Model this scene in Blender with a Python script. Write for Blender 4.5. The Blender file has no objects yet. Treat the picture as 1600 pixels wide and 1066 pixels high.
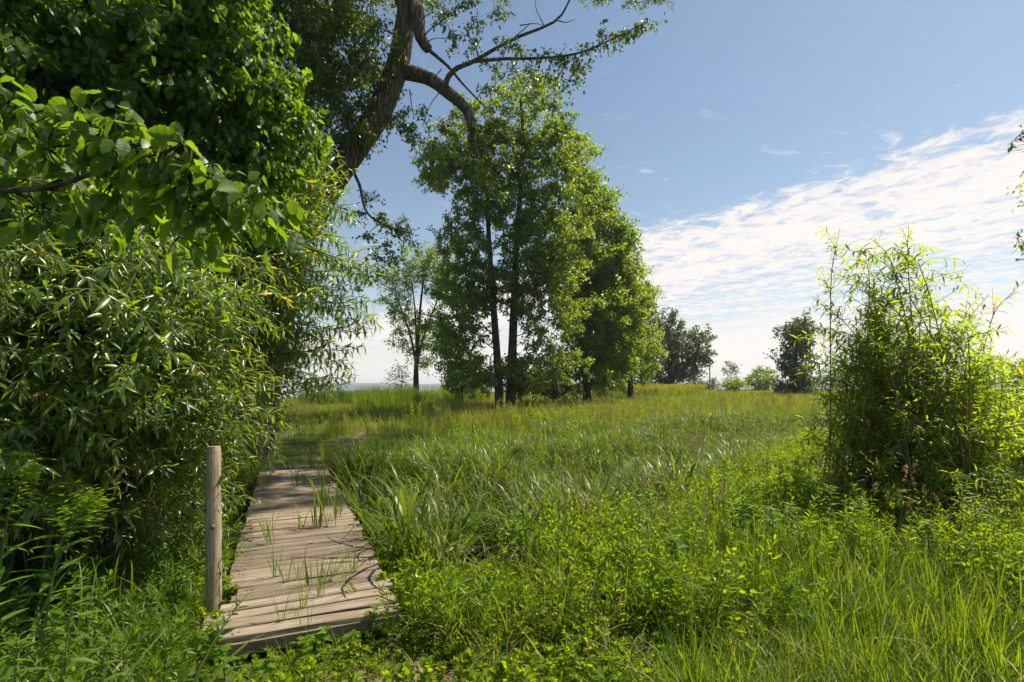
import bpy, math
import numpy as np
from mathutils import Vector, Matrix

SC = bpy.context.scene
COL = SC.collection
R = np.random.default_rng(7)
rad = math.radians

# ------------------------------------------------------------------ camera
CAM_Z, FPX, HOR = 1.85, 800.0, 606.0
cam_d = bpy.data.cameras.new('camera')
cam_d.lens = 18.0; cam_d.sensor_width = 36.0
cam_d.shift_y = 73.0 / 1600.0
cam_d.clip_start = 0.05; cam_d.clip_end = 20000
cam = bpy.data.objects.new('camera', cam_d); COL.objects.link(cam)
cam.location = (0, 0, CAM_Z); cam.rotation_euler = (rad(90), 0, 0)
SC.camera = cam

# ------------------------------------------------------------------ light
SUN_AZ, SUN_EL = 66.0, 59.0          # degrees right of the view direction, above the horizon
sun_dir = Vector((math.sin(rad(SUN_AZ)) * math.cos(rad(SUN_EL)),
                  math.cos(rad(SUN_AZ)) * math.cos(rad(SUN_EL)), math.sin(rad(SUN_EL))))
sl = bpy.data.lights.new('sun', 'SUN'); sl.energy = 5.0; sl.angle = rad(0.53); sl.color = (1.0, 0.91, 0.72)
sun = bpy.data.objects.new('sun', sl); COL.objects.link(sun)
sun.rotation_euler = sun_dir.to_track_quat('Z', 'Y').to_euler()

SKY_STRENGTH = 0.080
world = bpy.data.worlds.new('World'); SC.world = world; world.use_nodes = True
nt = world.node_tree; nt.nodes.clear()
def wn(t, **k):
    n = nt.nodes.new(t)
    for a, b in k.items(): setattr(n, a, b)
    return n
def wmath(op, a, b=None, c=None, clamp=False):
    n = wn('ShaderNodeMath', operation=op); n.use_clamp = clamp
    for i, v in enumerate((a, b, c)):
        if v is None: continue
        if isinstance(v, (int, float)): n.inputs[i].default_value = v
        else: nt.links.new(v, n.inputs[i])
    return n.outputs[0]
def wramp(x, stops):
    n = wn('ShaderNodeValToRGB'); e = n.color_ramp.elements
    while len(e) < len(stops): e.new(0.5)
    for el, (p, v) in zip(e, stops): el.position = p; el.color = (v, v, v, 1)
    nt.links.new(x, n.inputs[0]); return n.outputs[0]
sky = wn('ShaderNodeTexSky', sky_type='NISHITA'); sky.sun_disc = False
sky.sun_elevation = rad(SUN_EL); sky.sun_rotation = rad(SUN_AZ)
sky.altitude = 100; sky.air_density = 1.0; sky.dust_density = 0.6; sky.ozone_density = 1.6
tc = wn('ShaderNodeTexCoord'); sep = wn('ShaderNodeSeparateXYZ'); nt.links.new(tc.outputs['Generated'], sep.inputs[0])
zc = wmath('MAXIMUM', sep.outputs[2], 0.012)
u = wmath('DIVIDE', sep.outputs[0], zc); v = wmath('DIVIDE', sep.outputs[1], zc)
dd = wmath('ADD', wmath('MULTIPLY', u, 0.804), wmath('MULTIPLY', v, 0.595))     # across the cloud band
ee = wmath('ADD', wmath('MULTIPLY', u, -0.595), wmath('MULTIPLY', v, 0.804))    # along it
def wnoise(sx, sy, detail, rough, off=0.0, dist=0.0):
    cb = wn('ShaderNodeCombineXYZ')
    nt.links.new(wmath('MULTIPLY', dd, sx), cb.inputs[0]); nt.links.new(wmath('MULTIPLY', ee, sy), cb.inputs[1]); cb.inputs[2].default_value = off
    n = wn('ShaderNodeTexNoise'); n.inputs['Scale'].default_value = 1.0; n.inputs['Detail'].default_value = detail
    n.inputs['Roughness'].default_value = rough; n.inputs['Distortion'].default_value = dist
    nt.links.new(cb.outputs[0], n.inputs['Vector']); return n.outputs['Fac']
n_big = wnoise(1.4, 0.7, 4, 0.55, 3.1)
n_rip = wnoise(8.5, 7.5, 5, 0.62, 8.7, 0.6)
n_str = wnoise(3.0, 1.6, 5, 0.6, 1.7)
prof = wramp(wmath('DIVIDE', dd, 16.0), [(0.0, 0.0), (0.146, 0.0), (0.164, .36), (0.188, .70), (0.225, .76), (0.29, .58), (0.40, .50), (0.58, .70), (1.0, .95)])
cl = wmath('ADD', prof, wmath('MULTIPLY', wmath('SUBTRACT', n_rip, 0.5), 1.5))
cl = wmath('ADD', cl, wmath('MULTIPLY', wmath('SUBTRACT', n_str, 0.5), 0.9))
cl = wmath('ADD', cl, wmath('MULTIPLY', wmath('SUBTRACT', n_big, 0.5), 0.5))
mr = wn('ShaderNodeMapRange', interpolation_type='SMOOTHSTEP'); nt.links.new(cl, mr.inputs[0])
mr.inputs[1].default_value = 0.30; mr.inputs[2].default_value = 0.78
n_w = wnoise(2.3, 3.4, 6, 0.62, 21.3, 0.8)
mr2 = wn('ShaderNodeMapRange', interpolation_type='SMOOTHSTEP'); nt.links.new(n_w, mr2.inputs[0])
mr2.inputs[1].default_value = 0.62; mr2.inputs[2].default_value = 0.80; mr2.inputs[4].default_value = 0.7
cmask = wmath('MAXIMUM', mr.outputs[0], mr2.outputs[0])
cmask = wmath('MULTIPLY', cmask, 0.93)
haze_f = wmath('POWER', 2.718, wmath('MULTIPLY', wmath('MAXIMUM', sep.outputs[2], 0.0), -9.0))
haze_f = wmath('MULTIPLY', haze_f, 0.88)
def wmix(f, a, b):
    n = wn('ShaderNodeMix', data_type='RGBA'); nt.links.new(f, n.inputs[0])
    for i, vv in ((6, a), (7, b)):
        if isinstance(vv, tuple): n.inputs[i].default_value = vv
        else: nt.links.new(vv, n.inputs[i])
    return n.outputs[2]
tint = wn('ShaderNodeMix', data_type='RGBA', blend_type='MULTIPLY'); tint.inputs[0].default_value = 1.0
nt.links.new(sky.outputs[0], tint.inputs[6]); tint.inputs[7].default_value = (1.03, 1.02, 0.92, 1)
c1 = wmix(haze_f, tint.outputs[2], (6.6, 6.3, 6.2, 1))
c2 = wmix(cmask, c1, (7.6, 7.0, 6.6, 1))
bg = wn('ShaderNodeBackground'); bg.inputs[1].default_value = SKY_STRENGTH; nt.links.new(c2, bg.inputs[0])
wo = wn('ShaderNodeOutputWorld'); nt.links.new(bg.outputs[0], wo.inputs[0])

vs = SC.view_settings; vs.view_transform = 'Standard'; vs.look = 'None'; vs.gamma = 1.0; vs.use_curve_mapping = False
vs.exposure = 0.80
cy = SC.cycles
cy.max_bounces = 7; cy.diffuse_bounces = 4; cy.glossy_bounces = 2; cy.transmission_bounces = 5; cy.transparent_max_bounces = 4
cy.caustics_reflective = False; cy.caustics_refractive = False
cy.use_adaptive_sampling = True; cy.adaptive_threshold = 0.015
cy.use_denoising = True; cy.denoiser = 'OPENIMAGEDENOISE'; cy.denoising_input_passes = 'RGB_ALBEDO_NORMAL'; cy.denoising_prefilter = 'ACCURATE'
cy.sample_clamp_indirect = 4.0

# ------------------------------------------------------------------ helpers
def P(x, y, Y):
    """the place that lies on the photograph's pixel (x, y) at Y metres from the camera"""
    return np.array(((x - 800.0) / FPX * Y, Y, CAM_Z + (HOR - y) / FPX * Y))
def sm(a, b, x):
    t = np.clip((np.asarray(x, float) - a) / (b - a), 0, 1); return t * t * (3 - 2 * t)
def unit(a):
    a = np.asarray(a, float); return a / np.maximum(np.linalg.norm(a, axis=-1, keepdims=True), 1e-9)

# a cheap smooth noise for the terrain and for patches of plants
def vnoise(x, y, s, seed=0):
    x = np.asarray(x, float) * s + 31.7 * seed; y = np.asarray(y, float) * s + 17.3 * seed
    xi, yi = np.floor(x), np.floor(y); fx, fy = x - xi, y - yi
    def h(a, b):
        t = np.sin(a * 127.1 + b * 311.7 + seed * 74.7) * 43758.5453; return t - np.floor(t)
    fx = fx * fx * (3 - 2 * fx); fy = fy * fy * (3 - 2 * fy)
    return (h(xi, yi) * (1 - fx) + h(xi + 1, yi) * fx) * (1 - fy) + (h(xi, yi + 1) * (1 - fx) + h(xi + 1, yi + 1) * fx) * fy

CH = np.array([(-14, 4.5), (-6, 6.6), (-2.6, 7.4), (0.4, 7.3), (2.6, 10.2), (6.5, 15.5), (12, 20.5), (22, 25)], float)
def chan_dist(x, y):
    x = np.asarray(x, float); y = np.asarray(y, float); best = np.full(np.broadcast(x, y).shape, 1e9)
    for a, b in zip(CH[:-1], CH[1:]):
        ab = b - a; t = np.clip(((x - a[0]) * ab[0] + (y - a[1]) * ab[1]) / (ab @ ab), 0, 1)
        best = np.minimum(best, np.hypot(x - a[0] - t * ab[0], y - a[1] - t * ab[1]))
    return best
def shore(x, y):
    """positive on the lake side of the shore line"""
    return np.asarray(y, float) - 50 - 9.0 * np.maximum(np.asarray(x, float) + 4.0, 0) + 3 * np.sin(np.asarray(x, float) * 0.11)
def G(x, y):
    x = np.asarray(x, float); y = np.asarray(y, float)
    z = 0.55 * sm(11, 30, y) + 0.50 * sm(30, 75, y)
    z = z - 0.25 * sm(10, 30, y) * sm(-4, -14, x) 
    z = z + 0.05 * (vnoise(x, y, 0.7, 1) - 0.5) + 0.12 * (vnoise(x, y, 0.17, 2) - 0.5) * sm(8, 16, y)
    z = z - 0.75 * np.exp(-(chan_dist(x, y) / 1.35) ** 2) * (1 - 0.5 * sm(10, 20, y))
    z = z - 4.0 * sm(0, 18, shore(x, y)) - 2.2 * sm(330, 420, y)
    z = z + 0.25 * sm(4.2, 9, -x) * sm(0, 4, y) * sm(9, 5, y) * 0
    return z

# the foot bridge's frame: front left corner, direction along, direction across
BF = np.array((-1.97, 3.35)); BA = np.array((-math.sin(rad(24)), math.cos(rad(24)))); BW = np.array((math.cos(rad(24)), math.sin(rad(24))))
BLEN, BWID, DECK_Z = 8.15, 1.25, 0.20
def bridge_uv(x, y):
    dx, dy = np.asarray(x, float) - BF[0], np.asarray(y, float) - BF[1]
    return dx * BA[0] + dy * BA[1], dx * BW[0] + dy * BW[1]
def on_bridge(x, y, m=0.0):
    a, w = bridge_uv(x, y); return (a > -m) & (a < BLEN + m) & (w > -m) & (w < BWID + m)
PATH = np.array([(-4.4, 10.6), (-5.0, 13.5), (-5.2, 17), (-5.3, 21), (-5.6, 26), (-4.2, 33)], float)
def path_dist(x, y):
    x = np.asarray(x, float); y = np.asarray(y, float); best = np.full(np.broadcast(x, y).shape, 1e9)
    for a, b in zip(PATH[:-1], PATH[1:]):
        ab = b - a; t = np.clip(((x - a[0]) * ab[0] + (y - a[1]) * ab[1]) / (ab @ ab), 0, 1)
        best = np.minimum(best, np.hypot(x - a[0] - t * ab[0], y - a[1] - t * ab[1]))
    return best

class MB:
    """collects triangles and quads, then links them as one mesh"""
    def __init__(s): s.v = []; s.f3 = []; s.f4 = []; s.rnd = []; s.uv = []; s.n = 0
    def add(s, v, f3=None, f4=None, rnd=None, uv=None):
        v = np.asarray(v, float).reshape(-1, 3)
        if f3 is not None and len(f3): s.f3.append(np.asarray(f3, np.int64) + s.n)
        if f4 is not None and len(f4): s.f4.append(np.asarray(f4, np.int64) + s.n)
        s.v.append(v); s.rnd.append(np.broadcast_to(0.5 if rnd is None else rnd, (len(v),)))
        s.uv.append(np.zeros((len(v), 2)) if uv is None else uv); s.n += len(v)
    def mesh(s, name, mat, smooth=True, uv=False):
        v = np.concatenate(s.v); me = bpy.data.meshes.new(name)
        f3 = np.concatenate(s.f3) if s.f3 else np.zeros((0, 3), np.int64); f4 = np.concatenate(s.f4) if s.f4 else np.zeros((0, 4), np.int64)
        loops = np.concatenate([f3.ravel(), f4.ravel()]).astype(np.int32)
        tot = np.concatenate([np.full(len(f3), 3), np.full(len(f4), 4)]).astype(np.int32)
        st = np.concatenate([[0], np.cumsum(tot)[:-1]]).astype(np.int32)
        me.vertices.add(len(v)); me.vertices.foreach_set('co', v.astype(np.float32).ravel())
        me.loops.add(len(loops)); me.loops.foreach_set('vertex_index', loops)
        me.polygons.add(len(tot)); me.polygons.foreach_set('loop_start', st); me.polygons.foreach_set('loop_total', tot)
        me.polygons.foreach_set('use_smooth', np.full(len(tot), smooth))
        me.update(calc_edges=True)
        a = me.attributes.new('rnd', 'FLOAT', 'POINT'); a.data.foreach_set('value', np.concatenate(s.rnd).astype(np.float32))
        if uv:
            ul = me.uv_layers.new(name='UVMap'); ul.data.foreach_set('uv', np.concatenate(s.uv)[loops].astype(np.float32).ravel())
        if isinstance(mat, (list, tuple)):
            for m in mat: me.materials.append(m)
        elif mat: me.materials.append(mat)
        return me
    def obj(s, name, mat, parent=None, base=None, smooth=True, uv=False):
        if base is not None: s.v = [a - np.asarray(base) for a in s.v]
        return link(name, s.mesh(name, mat, smooth, uv), parent)
def link(name, data, parent=None, loc=None):
    o = bpy.data.objects.new(name, data); COL.objects.link(o)
    if parent is not None: o.parent = parent
    if loc is not None: o.location = loc
    return o
def tag(o, label=None, cat=None, group=None, kind=None):
    if label: o['label'] = label
    if cat: o['category'] = cat
    if group: o['group'] = group
    if kind: o['kind'] = kind
    return o
def thing(name, label, cat, loc, group=None):
    o = link(name, None, None, Vector([float(a) for a in loc])); o.empty_display_size = 0.1
    return tag(o, label, cat, group)

def spline(pts, n):
    """Catmull-Rom through pts, n samples"""
    p = np.asarray(pts, float)
    if len(p) < 3: 
        t = np.linspace(0, 1, n)[:, None]; return p[0] * (1 - t) + p[-1] * t
    q = np.vstack([2 * p[0] - p[1], p, 2 * p[-1] - p[-2]])
    t = np.linspace(0, len(p) - 1 - 1e-6, n); i = t.astype(int); f = (t - i)[:, None]
    a, b, c, d = q[i], q[i + 1], q[i + 2], q[i + 3]
    return 0.5 * (2 * b + (c - a) * f + (2 * a - 5 * b + 4 * c - d) * f ** 2 + (3 * b - a - 3 * c + d) * f ** 3)
def tube(mb, pts, r, n=6, cap=True, rough=0.0, rnd=None):
    pts = np.asarray(pts, float); m = len(pts); r = np.broadcast_to(np.asarray(r, float), (m,))
    t = unit(np.gradient(pts, axis=0)); ref = np.array((0.31, 0.95, 0.05)) if abs(t[0][2]) > 0.7 else np.array((0.02, 0.05, 1.0))
    x = unit(np.cross(ref, t)); y = np.cross(t, x)
    a = np.arange(n) * 2 * math.pi / n
    rr = r[:, None] * (1 + (rough * R.normal(size=(m, n)) if rough else 0))
    v = pts[:, None] + rr[..., None] * (np.cos(a)[None, :, None] * x[:, None] + np.sin(a)[None, :, None] * y[:, None])
    i = np.arange(m - 1)[:, None] * n; j = np.arange(n)[None]; k = (j + 1) % n
    f = np.stack([i + j, i + k, i + n + k, i + n + j], -1).reshape(-1, 4)
    mb.add(v.reshape(-1, 3), f4=f, rnd=rnd)
    if cap:
        vv = np.vstack([v[-1], pts[-1:]]); mb.add(vv, f3=[(q, (q + 1) % n, n) for q in range(n)], rnd=rnd)

def leaf_tpl(prof, fold=0.25, curve=0.15, wave=0.0):
    """unit leaf along +y with a folded midrib: prof = [(t, half width)], ends pointed"""
    V = [(0, 0, 0)]; F = []; prev = None
    ins = prof[1:-1]
    for k, (t, w) in enumerate(ins):
        z = -curve * t * t; i = len(V); wz = wave * math.sin(k * 2.1)
        V += [(-w, t, z + fold * w + wz), (0, t, z), (w, t, z + fold * w - wz)]
        if prev is None: F += [(0, i + 1, i), (0, i + 2, i + 1)]
        else: 
            for q in (0, 1): F += [(prev + q, prev + q + 1, i + q + 1), (prev + q, i + q + 1, i + q)]
        prev = i
    V.append((0, 1, -curve)); e = len(V) - 1
    F += [(prev, prev + 1, e), (prev + 1, prev + 2, e)]
    return np.array(V, float), np.array(F)
def frames(axis, nrm):
    a = unit(axis); x = unit(np.cross(a, nrm)); z = np.cross(x, a)
    return np.stack([x, a, z], -1)          # columns
def add_leaves(mb, tpl, pos, fr, size, rnd):
    V, F = tpl; n = len(pos)
    if n == 0: return
    v = np.einsum('nij,kj->nki', fr, V) * np.asarray(size)[:, None, None] + np.asarray(pos)[:, None]
    f = (F[None] + (np.arange(n) * len(V))[:, None, None]).reshape(-1, F.shape[1])
    uv = np.tile(V[:, :2] + np.array((0.5, 0)), (n, 1))
    mb.add(v.reshape(-1, 3), f3=f, rnd=np.repeat(rnd, len(V)), uv=uv)

RHOMB = (np.array([(0, 0, 0), (0.36, 0.42, 0.10), (0, 1, -0.12), (-0.36, 0.42, 0.10)], float), np.array([(0, 1, 2), (0, 2, 3)]))
OVAL = leaf_tpl([(0, 0), (0.18, 0.24), (0.5, 0.33), (0.8, 0.17), (1, 0)], 0.22, 0.18)
LANCE = leaf_tpl([(0, 0), (0.25, 0.085), (0.60, 0.090), (1, 0)], 0.4, 0.18)
LANCE_LO = leaf_tpl([(0, 0), (0.42, 0.095), (1, 0)], 0.4, 0.18)
OVAL_LO = leaf_tpl([(0, 0), (0.30, 0.31), (0.72, 0.24), (1, 0)], 0.22, 0.18)
LANCE_HI = leaf_tpl([(0, 0), (0.12, 0.055), (0.3, 0.095), (0.55, 0.100), (0.8, 0.055), (1, 0)], 0.4, 0.22)
LANCE_W = leaf_tpl([(0, 0), (0.3, 0.11), (0.65, 0.10), (1, 0)], 0.4, 0.22)
def serrated():
    pr = [(0, 0)]
    for k in range(1, 13):
        t = k / 13.0; w = 0.31 * math.sin(math.pi * t ** 0.85) ** 0.75 * (1.05 if k % 2 else 0.93); pr.append((t, w))
    return pr + [(1, 0)]
ELM_HI = [leaf_tpl(serrated(), f, c, w) for f, c, w in ((.25, .22, .012), (.55, .10, .02), (.10, .42, .016), (-.18, .30, .02))]

# ------------------------------------------------------------------ materials
def new_mat(name):
    m = bpy.data.materials.new(name); m.use_nodes = True; m.node_tree.nodes.clear(); return m, m.node_tree
def nd(t, ty, **k):
    n = t.nodes.new(ty)
    for a, b in k.items(): setattr(n, a, b)
    return n
def lk(t, a, b): t.links.new(a, b)
def mixc(t, f, a, b, bt='MIX'):
    n = nd(t, 'ShaderNodeMix', data_type='RGBA', blend_type=bt)
    for i, vv in ((0, f), (6, a), (7, b)):
        if isinstance(vv, (tuple, float, int)): n.inputs[i].default_value = (*vv, 1) if isinstance(vv, tuple) and len(vv) == 3 else vv
        else: lk(t, vv, n.inputs[i])
    return n.outputs[2]
def noise(t, vec, scale, detail=4, rough=0.55, dist=0.0):
    n = nd(t, 'ShaderNodeTexNoise'); n.inputs['Scale'].default_value = scale; n.inputs['Detail'].default_value = detail
    n.inputs['Roughness'].default_value = rough; n.inputs['Distortion'].default_value = dist
    if vec is not None: lk(t, vec, n.inputs['Vector'])
    return n.outputs['Fac']
def ramp(t, x, stops):
    n = nd(t, 'ShaderNodeValToRGB'); e = n.color_ramp.elements
    while len(e) < len(stops): e.new(0.5)
    for el, (p, c) in zip(e, stops): el.position = p; el.color = (*c, 1) if isinstance(c, tuple) else (c, c, c, 1)
    lk(t, x, n.inputs[0]); return n.outputs[0]

TR_GAIN = 1.0
def leaf_mat(name, c1, c2, trans=(0.30, 0.42, 0.03), tfac=0.45, rough=0.42, spec=0.4, rare=None, veins=False, inst=False):
    """thin leaf: glossy skin over a body that also lets light through"""
    m, t = new_mat(name)
    at = nd(t, 'ShaderNodeAttribute', attribute_name='rnd'); oi = nd(t, 'ShaderNodeObjectInfo')
    if inst or veins:
        mm = nd(t, 'ShaderNodeMath', operation='ADD'); lk(t, at.outputs['Fac'], mm.inputs[0]); lk(t, oi.outputs['Random'], mm.inputs[1])
        m2 = nd(t, 'ShaderNodeMath', operation='MULTIPLY'); lk(t, mm.outputs[0], m2.inputs[0]); m2.inputs[1].default_value = 0.5
        f = m2.outputs[0]
    else: f = at.outputs['Fac']
    stops = [(0.0, c1), (0.9, c2)]
    if rare: stops = [(0.0, c1), (0.965, c2), (0.985, rare)]
    col = ramp(t, f, stops)
    tcol = mixc(t, 1.0, col, tuple(trans), 'MULTIPLY')
    tsc = nd(t, 'ShaderNodeMix', data_type='RGBA', blend_type='MULTIPLY'); tsc.inputs[0].default_value = 1
    lk(t, col, tsc.inputs[6]); tsc.inputs[7].default_value = (*[a for a in trans], 1)
    b = nd(t, 'ShaderNodeBsdfPrincipled'); b.inputs['Roughness'].default_value = rough; b.inputs['Specular IOR Level'].default_value = spec
    if veins:
        uv = nd(t, 'ShaderNodeTexCoord'); sp = nd(t, 'ShaderNodeSeparateXYZ'); lk(t, uv.outputs['UV'], sp.inputs[0])
        def mt(op, a, b_=None):
            n = nd(t, 'ShaderNodeMath', operation=op)
            for i, vv in enumerate((a, b_)):
                if vv is None: continue
                if isinstance(vv, (int, float)): n.inputs[i].default_value = vv
                else: lk(t, vv, n.inputs[i])
            return n.outputs[0]
        ax = mt('ABSOLUTE', mt('SUBTRACT', sp.outputs[0], 0.5))
        ph = mt('SINE', mt('MULTIPLY', mt('SUBTRACT', sp.outputs[1], mt('MULTIPLY', ax, 0.8)), 75.0))
        rib = mt('LESS_THAN', ax, 0.012)
        hh = mt('SUBTRACT', mt('MULTIPLY', ph, 0.5), mt('MULTIPLY', rib, 1.0))
        bp = nd(t, 'ShaderNodeBump'); bp.inputs['Strength'].default_value = 0.5; bp.inputs['Distance'].default_value = 0.002
        lk(t, hh, bp.inputs['Height']); lk(t, bp.outputs[0], b.inputs['Normal'])
        col = mixc(t, mt('MULTIPLY', rib, 0.4), col, (0.16, 0.22, 0.06))
    lk(t, col, b.inputs['Base Color'])
    tr = nd(t, 'ShaderNodeBsdfTranslucent'); lk(t, tsc.outputs[2], tr.inputs[0])
    mx = nd(t, 'ShaderNodeMixShader'); mx.inputs[0].default_value = tfac; lk(t, b.outputs[0], mx.inputs[1]); lk(t, tr.outputs[0], mx.inputs[2])
    o = nd(t, 'ShaderNodeOutputMaterial'); lk(t, mx.outputs[0], o.inputs[0])
    return m
# "trans" multiplies the leaf's own colour: transmitted light is stronger and yellower than reflected light
TR = (5.6, 4.4, 1.2)
M = {}
M['elm'] = leaf_mat('elm_leaf', (0.026, 0.068, 0.009), (0.070, 0.135, 0.014), TR, 0.46, 0.44, 0.4)
M['elm_hi'] = leaf_mat('elm_leaf_veined', (0.022, 0.060, 0.009), (0.085, 0.150, 0.014), TR, 0.46, 0.46, 0.35, veins=True)
M['willow'] = leaf_mat('willow_leaf', (0.042, 0.084, 0.012), (0.092, 0.142, 0.020), (5.0, 4.4, 1.2), 0.44, 0.34, 0.65, rare=(0.20, 0.14, 0.03))
M['willow_r'] = leaf_mat('young_willow_leaf', (0.066, 0.116, 0.010), (0.120, 0.178, 0.015), (5.2, 4.4, 1.0), 0.60, 0.38, 0.45, rare=(0.24, 0.11, 0.03))
M['cotton'] = leaf_mat('cottonwood_leaf', (0.030, 0.062, 0.014), (0.060, 0.105, 0.022), TR, 0.40, 0.33, 0.6)
M['poplar'] = leaf_mat('poplar_leaf', (0.042, 0.082, 0.013), (0.085, 0.138, 0.018), TR, 0.50, 0.36, 0.55)
M['lime'] = leaf_mat('bright_tree_leaf', (0.050, 0.098, 0.011), (0.095, 0.150, 0.016), TR, 0.50, 0.4, 0.5)
M['dark'] = leaf_mat('dark_tree_leaf', (0.026, 0.052, 0.018), (0.050, 0.085, 0.026), TR, 0.30, 0.45, 0.4)
M['grey'] = leaf_mat('greyish_leaf', (0.10, 0.13, 0.07), (0.16, 0.19, 0.10), (1.6, 1.5, 1.0), 0.35, 0.5, 0.3)
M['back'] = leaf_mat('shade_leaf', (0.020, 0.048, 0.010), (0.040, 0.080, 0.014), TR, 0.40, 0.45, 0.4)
M['reed'] = leaf_mat('marsh_blade', (0.050, 0.092, 0.012), (0.092, 0.138, 0.018), (3.6, 3.2, 0.9), 0.38, 0.42, 0.42, inst=True)
M['blade'] = leaf_mat('grass_blade', (0.060, 0.115, 0.009), (0.110, 0.170, 0.013), (3.6, 3.1, 0.9), 0.42, 0.42, 0.4, inst=True)
M['meadow'] = leaf_mat('meadow_blade', (0.085, 0.120, 0.012), (0.155, 0.170, 0.024), (3.2, 2.9, 1.2), 0.45, 0.45, 0.35, inst=True)
M['herb'] = leaf_mat('herb_leaf', (0.066, 0.122, 0.008), (0.116, 0.176, 0.012), (4.4, 3.7, 0.8), 0.48, 0.55, 0.22, inst=True)
M['herb_d'] = leaf_mat('nettle_leaf', (0.045, 0.100, 0.011), (0.080, 0.145, 0.015), (4.2, 3.5, 1.0), 0.42, 0.42, 0.45, inst=True)
M['golden'] = leaf_mat('goldenrod_leaf', (0.050, 0.110, 0.010), (0.085, 0.150, 0.014), (4.2, 3.5, 1.0), 0.42, 0.42, 0.45, veins=True)
M['yellow'] = leaf_mat('goldenrod_flower', (0.36, 0.33, 0.015), (0.50, 0.42, 0.02), (1.2, 1.2, 1.0), 0.35, 0.6, 0.2, inst=True)
M['dry'] = leaf_mat('dry_blade', (0.22, 0.16, 0.07), (0.34, 0.27, 0.13), (1.2, 1.1, 0.9), 0.35, 0.6, 0.2, inst=True)
M['white'] = leaf_mat('white_petal', (0.75, 0.75, 0.70), (0.80, 0.80, 0.76), (1.0, 1.0, 1.0), 0.3, 0.6, 0.2, inst=True)

def simple(name, col, rough=0.8):
    m, t = new_mat(name); b = nd(t, 'ShaderNodeBsdfPrincipled'); b.inputs['Base Color'].default_value = (*col, 1); b.inputs['Roughness'].default_value = rough
    o = nd(t, 'ShaderNodeOutputMaterial'); lk(t, b.outputs[0], o.inputs[0]); return m
M['stem'] = simple('green_stem', (0.07, 0.12, 0.03), 0.6)
M['stem_r'] = simple('olive_stem', (0.11, 0.10, 0.04), 0.6)
M['metal'] = simple('grey_metal', (0.22, 0.22, 0.23), 0.5)

def bark_mat(name, dark, light, sx=9.0, sz=1.6, bump=0.9):
    m, t = new_mat(name); tcn = nd(t, 'ShaderNodeTexCoord'); mp = nd(t, 'ShaderNodeMapping'); mp.inputs['Scale'].default_value = (sx, sx, sz)
    lk(t, tcn.outputs['Object'], mp.inputs[0])
    n1 = noise(t, mp.outputs[0], 1.0, 6, 0.6, 1.2); n2 = noise(t, tcn.outputs['Object'], 1.1, 3)
    vo = nd(t, 'ShaderNodeTexVoronoi', feature='DISTANCE_TO_EDGE'); lk(t, mp.outputs[0], vo.inputs['Vector']); vo.inputs['Scale'].default_value = 1.1
    r1 = ramp(t, n1, [(0.3, dark), (0.7, light)])
    col = mixc(t, n2, r1, tuple(a * 1.35 for a in light)); 
    b = nd(t, 'ShaderNodeBsdfPrincipled'); b.inputs['Roughness'].default_value = 0.9; b.inputs['Specular IOR Level'].default_value = 0.2
    r2 = ramp(t, vo.outputs['Distance'], [(0.0, 0.0), (0.25, 1.0)])
    col = mixc(t, 0.55, col, mixc(t, 1.0, col, r2, 'MULTIPLY')); lk(t, col, b.inputs['Base Color'])
    ad = nd(t, 'ShaderNodeMath', operation='ADD'); lk(t, n1, ad.inputs[0]); lk(t, r2, ad.inputs[1])
    bp = nd(t, 'ShaderNodeBump'); bp.inputs['Strength'].default_value = bump; bp.inputs['Distance'].default_value = 0.05
    lk(t, ad.outputs[0], bp.inputs['Height']); lk(t, bp.outputs[0], b.inputs['Normal'])
    o = nd(t, 'ShaderNodeOutputMaterial'); lk(t, b.outputs[0], o.inputs[0]); return m
M['bark'] = bark_mat('furrowed_bark', (0.05, 0.040, 0.030), (0.14, 0.115, 0.09), 8.0, 1.5)
M['bark_d'] = bark_mat('dark_bark', (0.030, 0.025, 0.020), (0.085, 0.07, 0.055), 7.0, 1.4)
M['twig'] = simple('twig_bark', (0.075, 0.060, 0.045), 0.8)

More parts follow.
